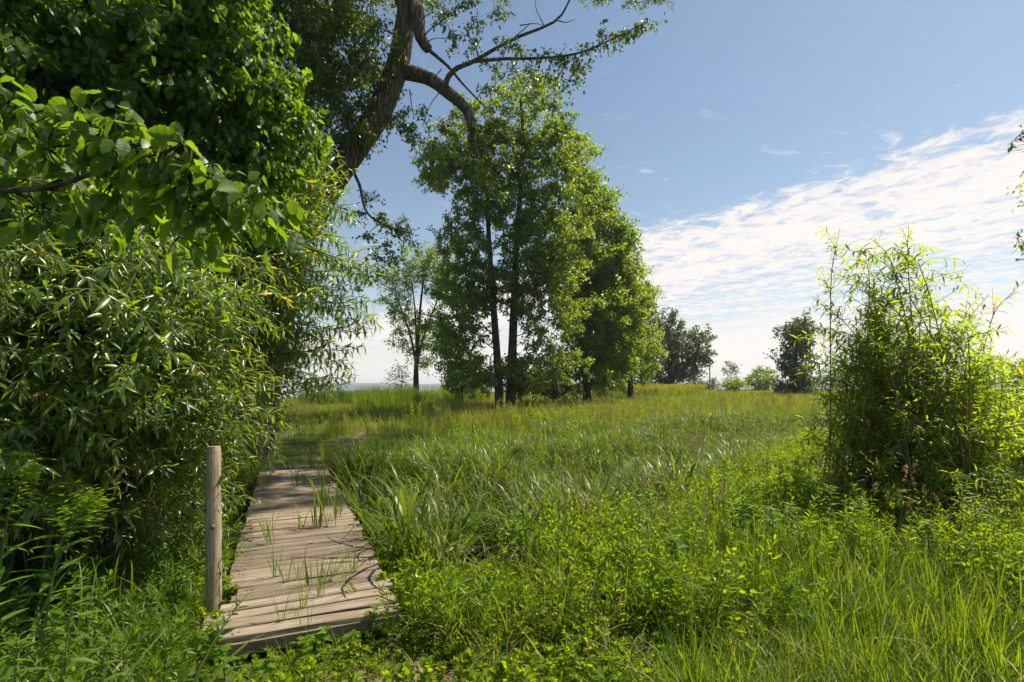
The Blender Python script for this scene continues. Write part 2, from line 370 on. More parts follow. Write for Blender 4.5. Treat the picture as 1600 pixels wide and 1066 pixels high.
def wood_mat(name, dark, light, axis, crack=1.0):
    m, t = new_mat(name); tcn = nd(t, 'ShaderNodeTexCoord'); oi = nd(t, 'ShaderNodeObjectInfo')
    off = nd(t, 'ShaderNodeVectorMath', operation='ADD'); lk(t, tcn.outputs['Object'], off.inputs[0])
    cb = nd(t, 'ShaderNodeCombineXYZ'); mu = nd(t, 'ShaderNodeMath', operation='MULTIPLY'); lk(t, oi.outputs['Random'], mu.inputs[0]); mu.inputs[1].default_value = 37.0
    for i in range(3): lk(t, mu.outputs[0], cb.inputs[i])
    lk(t, cb.outputs[0], off.inputs[1])
    mp = nd(t, 'ShaderNodeMapping'); s = [60.0, 60.0, 60.0]; s[axis] = 2.2; mp.inputs['Scale'].default_value = s; lk(t, off.outputs[0], mp.inputs[0])
    g = noise(t, mp.outputs[0], 1.0, 6, 0.65, 0.4)
    big = noise(t, off.outputs[0], 3.0, 3, 0.6); spot = noise(t, off.outputs[0], 14.0, 4, 0.6)
    col = ramp(t, g, [(0.30, tuple(a * 0.35 for a in dark)), (0.42, dark), (0.68, light)])
    col = mixc(t, ramp(t, big, [(0.35, 0.0), (0.7, 0.55)]), col, tuple(a * 0.62 for a in dark))
    col = mixc(t, ramp(t, spot, [(0.62, 0.0), (0.75, 0.35)]), col, (0.055, 0.06, 0.03))
    br = nd(t, 'ShaderNodeMapRange'); lk(t, oi.outputs['Random'], br.inputs[0]); br.inputs[3].default_value = 0.62; br.inputs[4].default_value = 1.22
    sc_ = nd(t, 'ShaderNodeVectorMath', operation='SCALE'); lk(t, col, sc_.inputs[0]); lk(t, br.outputs[0], sc_.inputs['Scale'])
    b = nd(t, 'ShaderNodeBsdfPrincipled'); lk(t, sc_.outputs[0], b.inputs['Base Color']); b.inputs['Roughness'].default_value = 0.85; b.inputs['Specular IOR Level'].default_value = 0.25
    bp = nd(t, 'ShaderNodeBump'); bp.inputs['Strength'].default_value = 0.6 * crack; bp.inputs['Distance'].default_value = 0.006
    lk(t, g, bp.inputs['Height']); lk(t, bp.outputs[0], b.inputs['Normal'])
    o = nd(t, 'ShaderNodeOutputMaterial'); lk(t, b.outputs[0], o.inputs[0]); return m
M['plank'] = wood_mat('weathered_plank', (0.200, 0.155, 0.116), (0.365, 0.298, 0.235), 0)
M['stringer'] = wood_mat('damp_stringer', (0.10, 0.08, 0.055), (0.17, 0.14, 0.10), 1)
M['postwood'] = wood_mat('barkless_post', (0.25, 0.195, 0.135), (0.45, 0.37, 0.27), 2, 2.0)

def ground_mat():
    m, t = new_mat('meadow_ground'); tcn = nd(t, 'ShaderNodeTexCoord'); sp = nd(t, 'ShaderNodeSeparateXYZ'); lk(t, tcn.outputs['Object'], sp.inputs[0])
    at = nd(t, 'ShaderNodeAttribute', attribute_name='rnd')     # 1 = bare soil
    n1 = noise(t, tcn.outputs['Object'], 0.35, 5); n2 = noise(t, tcn.outputs['Object'], 6.0, 6, 0.65); n3 = noise(t, tcn.outputs['Object'], 40.0, 3, 0.6)
    green = ramp(t, n1, [(0.3, (0.040, 0.065, 0.014)), (0.55, (0.065, 0.085, 0.020)), (0.75, (0.085, 0.085, 0.030))])
    soil = ramp(t, n2, [(0.3, (0.085, 0.058, 0.036)), (0.7, (0.21, 0.155, 0.10))])
    soil = mixc(t, ramp(t, n3, [(0.5, 0.0), (0.7, 0.5)]), soil, (0.06, 0.045, 0.03))
    ad = nd(t, 'ShaderNodeMath', operation='ADD'); lk(t, at.outputs['Fac'], ad.inputs[0])
    mu = nd(t, 'ShaderNodeMath', operation='MULTIPLY'); lk(t, n2, mu.inputs[0]); mu.inputs[1].default_value = 0.5; lk(t, mu.outputs[0], ad.inputs[1])
    f = ramp(t, ad.outputs[0], [(0.5, 0.0), (0.75, 1.0)])
    col = mixc(t, f, green, soil)
    b = nd(t, 'ShaderNodeBsdfPrincipled'); lk(t, col, b.inputs['Base Color']); b.inputs['Roughness'].default_value = 0.95; b.inputs['Specular IOR Level'].default_value = 0.1
    bp = nd(t, 'ShaderNodeBump'); bp.inputs['Strength'].default_value = 0.8; bp.inputs['Distance'].default_value = 0.03
    lk(t, n2, bp.inputs['Height']); lk(t, bp.outputs[0], b.inputs['Normal'])
    o = nd(t, 'ShaderNodeOutputMaterial'); lk(t, b.outputs[0], o.inputs[0]); return m
M['ground'] = ground_mat()
def water_mat(name, col, bump, scale):
    m, t = new_mat(name); tcn = nd(t, 'ShaderNodeTexCoord'); n1 = noise(t, tcn.outputs['Object'], scale, 4, 0.6)
    b = nd(t, 'ShaderNodeBsdfPrincipled'); b.inputs['Base Color'].default_value = (*col, 1); b.inputs['Roughness'].default_value = 0.12
    bp = nd(t, 'ShaderNodeBump'); bp.inputs['Strength'].default_value = bump; bp.inputs['Distance'].default_value = 0.1
    lk(t, n1, bp.inputs['Height']); lk(t, bp.outputs[0], b.inputs['Normal'])
    o = nd(t, 'ShaderNodeOutputMaterial'); lk(t, b.outputs[0], o.inputs[0]); return m
M['lake'] = water_mat('lake_water', (0.04, 0.07, 0.10), 0.5, 0.4)
M['stream'] = water_mat('marsh_water', (0.015, 0.017, 0.010), 0.08, 3.0)
def wood_far():
    m, t = new_mat('far_wood'); tcn = nd(t, 'ShaderNodeTexCoord'); n1 = noise(t, tcn.outputs['Object'], 0.05, 5)
    b = nd(t, 'ShaderNodeBsdfPrincipled'); lk(t, ramp(t, n1, [(0.35, (0.02, 0.035, 0.015)), (0.7, (0.05, 0.075, 0.025))]), b.inputs['Base Color']); b.inputs['Roughness'].default_value = 1.0
    o = nd(t, 'ShaderNodeOutputMaterial'); lk(t, b.outputs[0], o.inputs[0]); return m
M['far'] = wood_far()

# ------------------------------------------------------------------ ground, water, far shore
def sgrid(lo, hi, n, c, k):
    t = np.linspace(-1, 1, n); g = np.sinh(t * k) / math.sinh(k)
    return np.where(g < 0, c + (c - lo) * g, c + (hi - c) * g)
gx = sgrid(-3500, 3500, 180, 0.0, 8.2); gy = sgrid(-60, 5000, 320, 5.0, 8.5); gy = gy[gy > -40]
XX, YY = np.meshgrid(gx, gy); ZZ = G(XX, YY)
bare = np.exp(-(path_dist(XX, YY) / 0.8) ** 2) * (0.30 + 0.3 * vnoise(XX, YY, 0.5, 5) + .4 * np.exp(-((YY - 21) / 2.0) ** 2))
bare = np.maximum(bare, np.exp(-((XX + 0.75) / 0.85) ** 2 - ((YY - 3.05) / 0.40) ** 2) * 0.9)
bare = np.maximum(bare, np.exp(-(chan_dist(XX, YY) / 1.0) ** 2))
mb = MB(); ny, nx = XX.shape; i = np.arange(ny - 1)[:, None] * nx; j = np.arange(nx - 1)[None]
mb.add(np.stack([XX, YY, ZZ], -1).reshape(-1, 3), f4=np.stack([i + j, i + j + 1, i + nx + j + 1, i + nx + j], -1).reshape(-1, 4), rnd=bare.ravel())
tag(mb.obj('ground', M['ground']), kind='structure')

mb = MB(); mb.add([(-4500, 45, -0.7), (4500, 45, -0.7), (4500, 4800, -0.7), (-4500, 4800, -0.7)], f4=[(0, 1, 2, 3)])
tag(mb.obj('lake', M['lake']), kind='structure')
# the creek's water follows the channel
mb = MB(); cpts = spline([(a, b, -0.42) for a, b in CH[:6]], 60); tt = unit(np.gradient(cpts, axis=0)); side = np.stack([tt[:, 1], -tt[:, 0], 0 * tt[:, 0]], -1)
v = np.concatenate([cpts - side * 1.3, cpts + side * 1.3]); k = np.arange(59)
mb.add(v, f4=np.stack([k, k + 60, k + 61, k + 1], -1)); tag(mb.obj('creek', M['stream']), kind='structure')
# low wooded hills across the lake: rounded ridge with an uneven tree line and real depth
mb = MB(); xs = np.linspace(-3600, 2600, 620); hgt = 10 + 8 * vnoise(xs, xs * 0, 0.0032, 3) + 5 * vnoise(xs, xs * 0, 0.012, 4) + 4.0 * vnoise(xs, xs * 0, 0.09, 6)
rows = []
for dy, fz in ((0, -0.12), (6, 0.55), (40, 0.85), (120, 1.0), (400, 1.15), (700, -0.2)):
    rows.append(np.stack([xs, 2300 + dy + 60 * np.sin(xs * 0.004), hgt * fz + (3.0 * vnoise(xs, xs * 0 + dy, 0.07, 8) if 0 < dy < 600 else 0)], -1))
v = np.concatenate(rows); n = len(xs); f = []
for r_ in range(5):
    k = np.arange(n - 1) + r_ * n; f.append(np.stack([k, k + 1, k + n + 1, k + n], -1))
mb.add(v, f4=np.concatenate(f)); tag(mb.obj('far_hills', M['far']), kind='structure')

# ------------------------------------------------------------------ the foot bridge
bz = lambda a, w, z: np.array((BF[0] + a * BA[0] + w * BW[0], BF[1] + a * BA[1] + w * BW[1], z))
bridge = thing('foot_bridge', 'weathered plank foot bridge with grass growing between its boards', 'bridge', bz(0, BWID / 2, 0.0))
bbase = bz(0, BWID / 2, 0.0)
def plank_mesh(seed):
    r = np.random.default_rng(seed); L, W, H, c = BWID, 0.131, 0.038, 0.008; n = 5
    prof = np.array([(-W / 2 + c, 0), (-W / 2, -c), (-W / 2, -H), (W / 2, -H), (W / 2, -c), (W / 2 - c, 0)])
    vs_, f4 = [], []
    for q in range(n):
        x = -L / 2 + L * q / (n - 1); jy, jz = r.normal(0, .0018, 2)
        if q in (0, n - 1): x += r.normal(0, .008)
        for (y, z) in prof: vs_.append((x, y + jy + r.normal(0, .0014), z + jz + r.normal(0, .0012)))
    for q in range(n - 1):
        for e in range(6): f4.append((q * 6 + e, q * 6 + (e + 1) % 6, q * 6 + 6 + (e + 1) % 6, q * 6 + 6 + e))
    m_ = MB(); m_.add(vs_, f4=f4)
    m_.add([vs_[e] for e in range(6)], f4=[(0, 1, 2, 5), (5, 2, 3, 4)]); m_.add([vs_[(n - 1) * 6 + e] for e in range(6)], f4=[(5, 2, 1, 0), (4, 3, 2, 5)])
    return m_.mesh('plank', M['plank'], smooth=False)
plank_meshes = [plank_mesh(s) for s in range(7)]
nail_mb = MB(); tube(nail_mb, [(0, 0, -.01), (0, 0, .002)], [.0075, .0075], 6); nail_me = nail_mb.mesh('nail', simple('rusty_nail', (0.06, 0.035, 0.02), 0.7))
NPL = 54; pitch = BLEN / NPL; ang = rad(24)
r_ = np.random.default_rng(5)
for k in range(NPL):
    o = link('plank', plank_meshes[r_.integers(7)], bridge)
    w = BWID / 2 + r_.normal(0, .007); a = (k + 0.5) * pitch; sx = 1.0 + r_.normal(0, .005); z = DECK_Z + r_.normal(0, .0025); rz = ang + r_.normal(0, .006)
    if k == 0: w += 0.035; z -= 0.015; rz -= 0.03; sx = .97
    if k in (1, 2): w -= 0.045; sx = 1.05
    if k in (4, 5): w += 0.045; sx = 0.93
    if r_.random() < .5: rz += math.pi
    pz = bz(a, w, z) - bbase
    if k < 18:
        for nx_ in (-.46, -.43 + .01 * (k % 3), .44, .47):
            q_ = link('nail', nail_me, o); q_.location = (nx_ * BWID * .93, r_.normal(0, .022), .001)
    o.location = pz; o.rotation_euler = (r_.normal(0, .006), r_.normal(0, .004), rz); o.scale = (sx, 1 + r_.normal(0, .01), 1)
for w in (0.16, BWID - 0.16):
    m_ = MB(); c0, c1_ = bz(0.03, w, 0), bz(BLEN - .03, w, 0); s2 = np.append(BW, 0) * 0.045
    zt, zb = DECK_Z - 0.046, DECK_Z - 0.20
    vv = [c + sg * s2 + np.array((0, 0, z)) for c in (c0, c1_) for sg in (-1, 1) for z in (zb, zt)]
    m_.add(vv, f4=[(0, 1, 3, 2), (4, 6, 7, 5), (0, 4, 5, 1), (2, 3, 7, 6), (1, 5, 7, 3), (0, 2, 6, 4)]); m_.obj('stringer', M['stringer'], bridge, bbase, smooth=False)
m_ = MB(); c0 = bz(0.012, BWID / 2 + .03, 0); s1 = np.append(BW, 0) * (BWID / 2 - .03); s2 = np.append(BA, 0) * .022
vv = [c0 + a * s1 + b * s2 + np.array((0, 0, z)) for a in (-1, 1) for b in (-1, .6) for z in (.06, DECK_Z - .056)]
m_.add(vv, f4=[(0, 1, 3, 2), (4, 6, 7, 5), (0, 4, 5, 1), (2, 3, 7, 6), (1, 5, 7, 3), (0, 2, 6, 4)]); m_.obj('front_board', M['plank'], bridge, bbase, smooth=False)
for a in (0.25, 2.7, 5.3, 7.8):                   # sleepers and piles that carry it
    for w in (0.16, BWID - 0.16):
        p = bz(a, w, 0); m_ = MB(); tube(m_, [p + (0, 0, -0.95), p + (0, 0, DECK_Z - 0.195)], [0.06, 0.055], 8); m_.obj('pile', M['stringer'], bridge, bbase)

# the lone post beside the deck
pp = bz(0.66, -0.075, -0.35); post = thing('wooden_post', 'barkless upright wooden post standing at the edge of the foot bridge', 'post', pp)
m_ = MB(); zs = np.linspace(-0.35, 1.40, 22); pts = np.stack([pp[0] + 0.012 * np.sin(zs * 3.1) + 0.022 * zs, pp[1] + 0.008 * np.cos(zs * 4), zs], -1)
rr = 0.060 - 0.009 * sm(-0.3, 1.4, zs) + 0.006 * np.exp(-((zs - 0.78) / .05) ** 2); rr[-1] = 0.046
tube(m_, pts, rr, 18, True, 0.034); sh = m_.obj('shaft', M['postwood'], post, pp)
m_ = MB(); kp = np.array((pts[13][0] + .025, pts[13][1] - .052, 0.80)); tube(m_, [kp, kp + (0.002, -.008, .003), kp + (.003, -.013, .004)], [.020, .016, .008], 9); m_.obj('knot', M['stringer'], sh, pp)
m_ = MB(); a = pts[9] + (.056, -.02, 0); tube(m_, spline([a, a + (.03, -.03, .05), a + (.02, -.05, .12), a + (.05, -.04, .17)], 8), .0035, 5); m_.obj('splinter', M['twig'], sh, pp)
# ------------------------------------------------------------------ trees
def E(x, y, Y, rx, ry, rd):
    """ellipsoid of crown: its centre and half-size as seen from the photograph's place, at depth Y, rd metres deep"""
    return (P(x, y, Y), np.array((rx / FPX * Y, rd, ry / FPX * Y)))
def env_pts(env, n, rg, shell=0.45, gap=0.75):
    """spread n points through a union of ellipsoids, denser near the outside and apart from each other"""
    vol = np.array([np.prod(r) ** 0.85 for _, r in env]); out = []
    cnt = np.maximum(1, np.round(n * vol / vol.sum()).astype(int))
    for (c, r), m in zip(env, cnt):
        d = unit(rg.normal(size=(m * 6, 3))); q = rg.random(m * 6) ** shell
        cand = c + d * q[:, None] * r; keep = [cand[0]]; dm = gap * (np.prod(r) * 4.19 / m) ** (1 / 3)
        for p in cand[1:]:
            if len(keep) >= m: break
            if np.min(np.linalg.norm(np.array(keep) - p, axis=1)) > dm: keep.append(p)
        out += keep
    return np.array(out)
def in_view(p, m=0.02):
    p = np.asarray(p); px = p[:, 0] / p[:, 1]; pz = (p[:, 2] - CAM_Z) / p[:, 1]
    return (np.abs(px) < 1 + m) & (pz < 0.757 + m) & (pz > -0.575 - m) & (p[:, 1] > 0.5)

def finish_leaves(root, base, name, tpl, tpl_hi, pos, ax, nr, size, rnd, mat, mat_hi=None, singles=0, near=99.0):
    """the largest leaves in view become parts of their own, the rest one part"""
    pos, ax, nr, size, rnd = map(np.asarray, (pos, ax, nr, size, rnd)); fr = frames(ax, nr)
    rest = np.ones(len(pos), bool)
    if singles:
        ap = np.where(in_view(pos), size / np.maximum(pos[:, 1], .3), 0); pick = np.argsort(-ap)[:singles]; rest[pick] = False
        mes = []
        for V, F in (tpl_hi if isinstance(tpl_hi, list) else [tpl_hi]):
            m_ = MB(); m_.add(V, f3=F, rnd=0.5, uv=V[:, :2] + (0.5, 0)); mes.append(m_.mesh('leaf', mat_hi or mat, uv=True))
        for k in pick:
            o = link('leaf', mes[int(k) % len(mes)], root)
            o.matrix_local = Matrix.LocRotScale(Vector(pos[k] - base), Matrix(fr[k].tolist()).to_quaternion(), Vector((size[k],) * 3))
    m_ = MB(); add_leaves(m_, tpl, pos[rest], fr[rest], size[rest], rnd[rest])
    o = m_.obj(name, mat, root, base)
    if singles: tag(o, kind='stuff')
    return o

def tree(name, label, cat, trunks, clusters, crad, tpl, lsize, nleaf, mat, bark, seed, group=None, droop=0.5, twig=8, bare=(), reach=1.0,
         sides=10, singles=0, tpl_hi=None, mat_hi=None, flat=0.0, limbs=(), base=None):
    rg = np.random.default_rng(seed)
    base = np.array(trunks[0][0][0], float) if base is None else np.array(base)
    root = thing(name, label, cat, base, group)
    nod, nrad = [], []
    def put(pts, r0, r1, nm, mt, n=18, sd=sides, rough=.03):
        p = spline(pts, n); t = np.linspace(0, 1, n); r = r0 + (r1 - r0) * t ** 0.8
        m_ = MB(); tube(m_, p, r, sd, True, rough); m_.obj(nm, mt, root, base); nod.extend(p[n // 5:]); nrad.extend(r[n // 5:])
    for pts, r0, r1 in trunks: put(pts, r0, r1, 'trunk', bark, 22, sides + 4)
    for pts, r0, r1 in limbs: put(pts, r0, r1, 'limb', bark)
    br = MB(); nod = list(nod); nrad = list(nrad)
    clusters = np.asarray(clusters); crad = np.broadcast_to(crad, (len(clusters),))
    tn = np.array(nod); order = np.argsort([np.min(np.linalg.norm(tn - c, axis=1)) for c in clusters])
    for k in order:
        c = clusters[k]; A = np.array(nod); d = np.linalg.norm(A - c, axis=1)
        hd = np.linalg.norm((A - c)[:, :2], axis=1); cost = d + 1.3 * np.maximum(0, A[:, 2] - c[2] + 0.25 * hd) + 0.4 * np.maximum(0, c[2] - A[:, 2] - 2.5 * hd)
        i_ = int(np.argmin(cost)); s = A[i_]; L = d[i_]
        if L < 0.05: continue
        mid = (s + c) / 2 + rg.normal(0, 0.09, 3) * L + np.array((0, 0, 0.06 * L)); q = spline([s, mid, c], 7)
        r0 = min(nrad[i_] * 0.7, 0.008 + 0.016 * L + 0.02 * reach * crad[k]); r1 = max(0.3 * r0, 0.004)
        tube(br, q, np.linspace(r0, r1, 7), 5, False); nod.extend(q[2:]); nrad.extend(np.linspace(r0, r1, 7)[2:])
    for pts, r0, r1 in bare: q = spline(pts, 10); tube(br, q, np.linspace(r0, r1, 10), 5)
    pos, ax, nr, sz, rn = [], [], [], [], []
    tmean = np.mean(crad)
    for c, cr in zip(clusters, crad):
        nt_ = twig; n = int(nleaf * (cr / tmean) ** 2); d = unit(rg.normal(size=(nt_, 3)) * (1, 1, 0.75)); ln = cr * rg.uniform(.55, 1.2, nt_)
        end = c + d * ln[:, None] - np.array((0, 0, 1)) * (0.25 * droop * ln)[:, None]
        if nt_ and cr * FPX / max(c[1], 1) > 16:
            for e_ in end: tube(br, [c, (c + e_) / 2 + (0, 0, .06 * cr), e_], [.006, .004, .002], 3, False)
        w = rg.integers(0, nt_, n); t = rg.uniform(.15, 1.05, n)[:, None]
        p = c * (1 - t) + end[w] * t + rg.normal(0, 0.13, (n, 3)) * cr
        a = d[w] * .6 + rg.normal(0, .55, (n, 3)) + np.array((0, 0, -droop)); 
        nn = np.array((0, 0, 1.0)) + rg.normal(0, .75 * (1 - flat), (n, 3))
        cl_tone = rg.uniform(0, .35)
        pos.append(p); ax.append(a); nr.append(nn); sz.append(lsize * rg.uniform(.6, 1.25, n)); rn.append(np.clip(cl_tone + rg.random(n) * .65, 0, 1))
    br.obj('branches', M['twig'] if bark is None else bark, root, base)
    return finish_leaves(root, base, 'crown', tpl, tpl_hi, np.concatenate(pos), np.concatenate(ax), np.concatenate(nr), np.concatenate(sz), np.concatenate(rn), mat, mat_hi, singles)

def willow(name, label, base, env, nshoot, lsize, mat, seed, ntwig=4, twlen=0.4, leafrun=0.9, spread=0.35, singles=0, tips=(), step=0.022, group=None, cat='shrub', stem_r=0.012, arch=0.0, keep=None, tpl=None):
    """a clump of arching shoots with narrow leaves set along their upper length and along side twigs"""
    rg = np.random.default_rng(seed); base = np.array(base, float); root = thing(name, label, cat, base, group)
    ends = np.concatenate([env_pts(env, nshoot, rg, 0.5, 0.6)] + ([np.array(tips)] if len(tips) else [])); ntip = len(tips)
    st = MB(); pos, ax, nr, sz = [], [], [], []
    def foliate(q, start, stp, s0):
        L = np.concatenate([[0], np.cumsum(np.linalg.norm(np.diff(q, axis=0), axis=1))]); s = np.arange(max(start, 0), L[-1], stp); s = s + rg.normal(0, stp * .3, len(s))
        if len(s) == 0: return
        p = np.stack([np.interp(s, L, q[:, k]) for k in range(3)], -1); t = unit(np.stack([np.interp(s, L, np.gradient(q, axis=0)[:, k]) for k in range(3)], -1))
        ph = np.arange(len(s)) * 2.4 + rg.uniform(0, 6); x = unit(np.cross(t, (0.3, 0.2, 1))); y = np.cross(t, x)
        o = np.cos(ph)[:, None] * x + np.sin(ph)[:, None] * y
        a = unit(t * rg.uniform(.35, .9, (len(s), 1)) + o * .8 + np.array((0, 0, -.38)) + rg.normal(0, .15, (len(s), 3)))
        pos.append(p); ax.append(a); nr.append(t * .5 + np.array((0, 0, .9)) + rg.normal(0, .35, (len(s), 3)))
        sz.append(s0 * rg.uniform(.65, 1.2, len(s)) * np.where(s > L[-1] - .08, .7, 1))
    for k, e in enumerate(ends):
        an = rg.uniform(0, 6.28); b0 = base + np.array((math.cos(an), math.sin(an), 0)) * spread * math.sqrt(rg.random()) 
        out = e - b0; h = max(out[2], .3)
        m1 = b0 + np.array((out[0] * .22, out[1] * .22, h * .45)); m2 = b0 + np.array((out[0] * .62, out[1] * .62, h * (.84 + arch * rg.random()))) + rg.normal(0, .05, 3)
        q = spline([b0, m1, m2, e], 14); Ls = np.linalg.norm(np.diff(q, axis=0), axis=1).sum()
        tube(st, q, np.linspace(stem_r * (.6 + .25 * Ls / 2.5), .0022, 14), 4, False)
        foliate(q, Ls - leafrun * rg.uniform(.7, 1.3), step, lsize)
        for _ in range(ntwig):
            f = rg.uniform(.42, .95); i_ = int(f * 13); s = q[i_]; tdir = unit(q[min(i_ + 1, 13)] - q[i_ - 1]); d = unit(tdir * .8 + rg.normal(0, .6, 3)); l = twlen * rg.uniform(.5, 1.3)
            tq = spline([s, s + d * l * .5 + (0, 0, .03), s + d * l + (0, 0, -.12 * l)], 4); tube(st, tq, [.0035, .0028, .002, .0015], 3, False); foliate(tq, .04, step * 1.15, lsize * .9)
    st.obj('stems', M['stem_r'], root, base)
    pos = np.concatenate(pos); ax = np.concatenate(ax); nr = np.concatenate(nr); sz = np.concatenate(sz)
    ok = pos[:, 1] > 1.2
    if keep is not None: ok &= keep(pos)
    pos, ax, nr, sz = pos[ok], ax[ok], nr[ok], sz[ok]
    finish_leaves(root, base, 'foliage', tpl or LANCE, LANCE_HI, pos, ax, nr, sz, rg.random(len(pos)), mat, None, singles)
    return root
def gz(x, y): return float(G(x, y))
def at_ground(x, Y, dz=-0.05):
    X = (x - 800) / FPX * Y; return np.array((X, Y, gz(X, Y) + dz))

# --- the old leaning cottonwood beyond the bridge's end
D = 13.0; cb_ = at_ground(395, D)
ctr = [cb_, P(425, 520, D), P(470, 370, D), P(530, 265, D), P(590, 180, D), P(622, 100, D), P(634, 30, D), P(648, -60, D), P(690, -220, D + .5), P(700, -380, D + 1)]
limbs = [([P(655, -90, D), np.array((-.8, 12.2, 12.2)), np.array((1.0, 11.4, 12.3)), np.array((2.8, 10.8, 12.1))], .12, .03),  # unseen limb, added to carry the leaves that dapple the deck
         ([P(680, -200, D + .4), np.array((-.3, 14.4, 15.2)), np.array((2.6, 15.8, 16.8)), np.array((4.4, 19.5, 19.4))], .17, .04),  # unseen limb, added to hold the crown that shades the path
         ([P(630, 112, D), P(668, 122, D - .2), P(700, 145, D - .4), P(728, 170, D - .6), P(738, 200, D - .7), P(737, 222, D - .7)], .19, .09),
         ([P(640, -10, D), P(652, 20, D - .3), P(656, 55, D - .4), P(668, 76, D - .5)], .21, .12),
         ([P(634, 20, D), P(600, -60, D - .5), P(540, -120, D - 1), P(470, -140, D - 1.2)], .17, .05),
         ([P(648, -60, D), P(740, -130, D - 1), P(850, -170, D - 2), P(930, -160, D - 2.5)], .2, .05),
         ([P(700, 148, D - .4), P(697, 128, D - .6), P(712, 108, D - .7), P(740, 96, D - .8), P(800, 62, D - 1), P(868, 33, D - 1.2), P(893, -6, D - 1.3)], .085, .018),
         ([P(740, 96, D - .8), P(790, 92, D - 1.1), P(840, 91, D - 1.3), P(900, 84, D - 1.5), P(955, 62, D - 1.7), P(1012, 34, D - 1.8)], .045, .01),
         ([P(737, 220, D - .7), P(746, 240, D - .8), P(758, 262, D - .9), P(775, 275, D - .9)], .04, .008),
         ([P(668, 76, D - .5), P(700, 104, D - .6), P(722, 130, D - .7), P(760, 170, D - .9)], .05, .015),
         ([P(548, 262, D), P(562, 290, D - .3), P(572, 330, D - .4), P(600, 352, D - .5), P(632, 362, D - .5)], .05, .012)]
bare = [([P(*a, D - 1.1) for a in q], .014, .004) for q in ([(800, 62), (825, 40), (828, 36)], [(812, 40), (835, 37), (850, 40)], [(850, 40), (838, 15), (836, -5)], [(870, 32), (885, 35), (900, 30)],
        [(640, 140), (645, 175), (655, 185)], [(660, 70), (680, 60), (705, 62)], [(655, 35), (675, 20), (700, 40), (712, 78)], [(690, 140), (672, 165), (660, 200)], [(740, 225), (775, 235), (805, 240)], [(690, 108), (680, 120), (672, 132)])]
rg = np.random.default_rng(3)
cl = [P(x, y, D - dz) for x, y, dz in [(848, 88, 1.3), (872, 88, 1.4), (895, 92, 1.5), (905, 105, 1.5), (925, 78, 1.6), (940, 60, 1.65), (965, 55, 1.7), (985, 48, 1.8), (1008, 35, 1.8), (815, 78, 1.1), (790, 75, 1), (770, 105, 1), (800, 110, 1.1), (830, 115, 1.2), (860, 118, 1.3), (890, 125, 1.4), (760, 135, .9),
      (735, 60, .8), (705, 20, .7), (715, 55, .7), (745, 30, .8), (690, 35, .6), (735, 5, .6), (780, 20, .7), (640, 195, .5), (650, 215, .6), (675, 225, .7), (700, 205, .8), (720, 235, .8), (745, 260, .9), (770, 280, .9), (790, 235, .9), (660, 175, .4), (635, 205, .5), (775, 300, .9), (735, 255, .9), (790, 262, .9),
      (575, 310, .4), (590, 340, .5), (610, 355, .5), (625, 360, .5), (637, 375, .5), (600, 385, .5), (585, 400, .5), (575, 365, .4), (615, 405, .5), (570, 430, .4), (630, 345, .5), (555, 330, .3), (590, 425, .4)]]
env = [E(490, 90, D - 1, 75, 110, 1.6), E(520, 170, D - .6, 60, 70, 1.2), E(560, 40, D - 1, 55, 60, 1.5), E(590, 180, D, 40, 60, .8), E(420, 120, D - .5, 90, 160, 1.8), E(480, 20, D - 1, 110, 80, 2.5)]
cl = np.concatenate([np.array(cl), env_pts(env, 150, rg), env_pts([E(640, -230, D - 1, 330, 150, 4.2), E(420, -120, D - 1.5, 180, 130, 3.0)], 130, rg), env_pts([(np.array((3.8, 16.0, 17.0)), np.array((2.6, 2.4, 1.9))), (np.array((5.6, 20.8, 20.2)), np.array((4.4, 2.8, 1.7)))], 170, rg), env_pts([(np.array((2.7, 11.0, 12.1)), np.array((1.7, 1.4, .6)))], 26, rg)])  # groups in world coordinates: unseen crown added to shade path and deck
cr = np.concatenate([np.full(50, .36), np.full(len(cl) - 50, .62)])
tree('cottonwood_tree', 'big leaning cottonwood tree with furrowed trunk and a drooping broken limb', 'tree', [(ctr, .46, .16)], cl, cr, RHOMB, .088, 260, M['cotton'], M['bark'], 11, limbs=limbs, bare=bare, droop=.8, twig=7, sides=12)

# --- elm with large veined leaves hanging in from beside the camera
eb = np.array((-6.2, 3.6, gz(-6.2, 3.6) - .05))
et = [eb, eb + (.1, .1, 2.0), eb + (.5, .5, 4.5), eb + (.9, 1.2, 7), eb + (1.2, 1.6, 9.5)]
el = [([eb + (.25, .2, 2.1), P(-150, 330, 2.75), P(60, 297, 2.35), P(180, 262, 2.3), P(300, 262, 2.25), P(400, 310, 2.2)], .019, .004),
      ([eb + (.4, .4, 3.6), P(-40, 120, 4.6), P(200, 90, 5.2), P(380, 120, 5.7), P(490, 200, 6.0)], .10, .012),
      ([eb + (.3, .3, 3.0), P(-100, 380, 3.4), P(60, 420, 3.5), P(160, 440, 3.5)], .035, .008)]
rg = np.random.default_rng(4)
hang = [P(x, y, Y) for x, y, Y in [(30, 215, 2.4), (70, 230, 2.4), (120, 225, 2.35), (165, 200, 2.3), (215, 235, 2.3), (250, 240, 2.25), (285, 225, 2.25), (310, 260, 2.25), (345, 285, 2.2), (380, 305, 2.2), (405, 322, 2.2), (265, 285, 2.25), (320, 320, 2.25), (240, 320, 2.4), (180, 280, 2.4), (110, 280, 2.5), (60, 330, 2.6), (360, 340, 2.3), (150, 340, 2.6), (20, 160, 2.5), (280, 370, 2.4), (100, 180, 2.4), (40, 280, 2.6), (210, 190, 2.4)]]
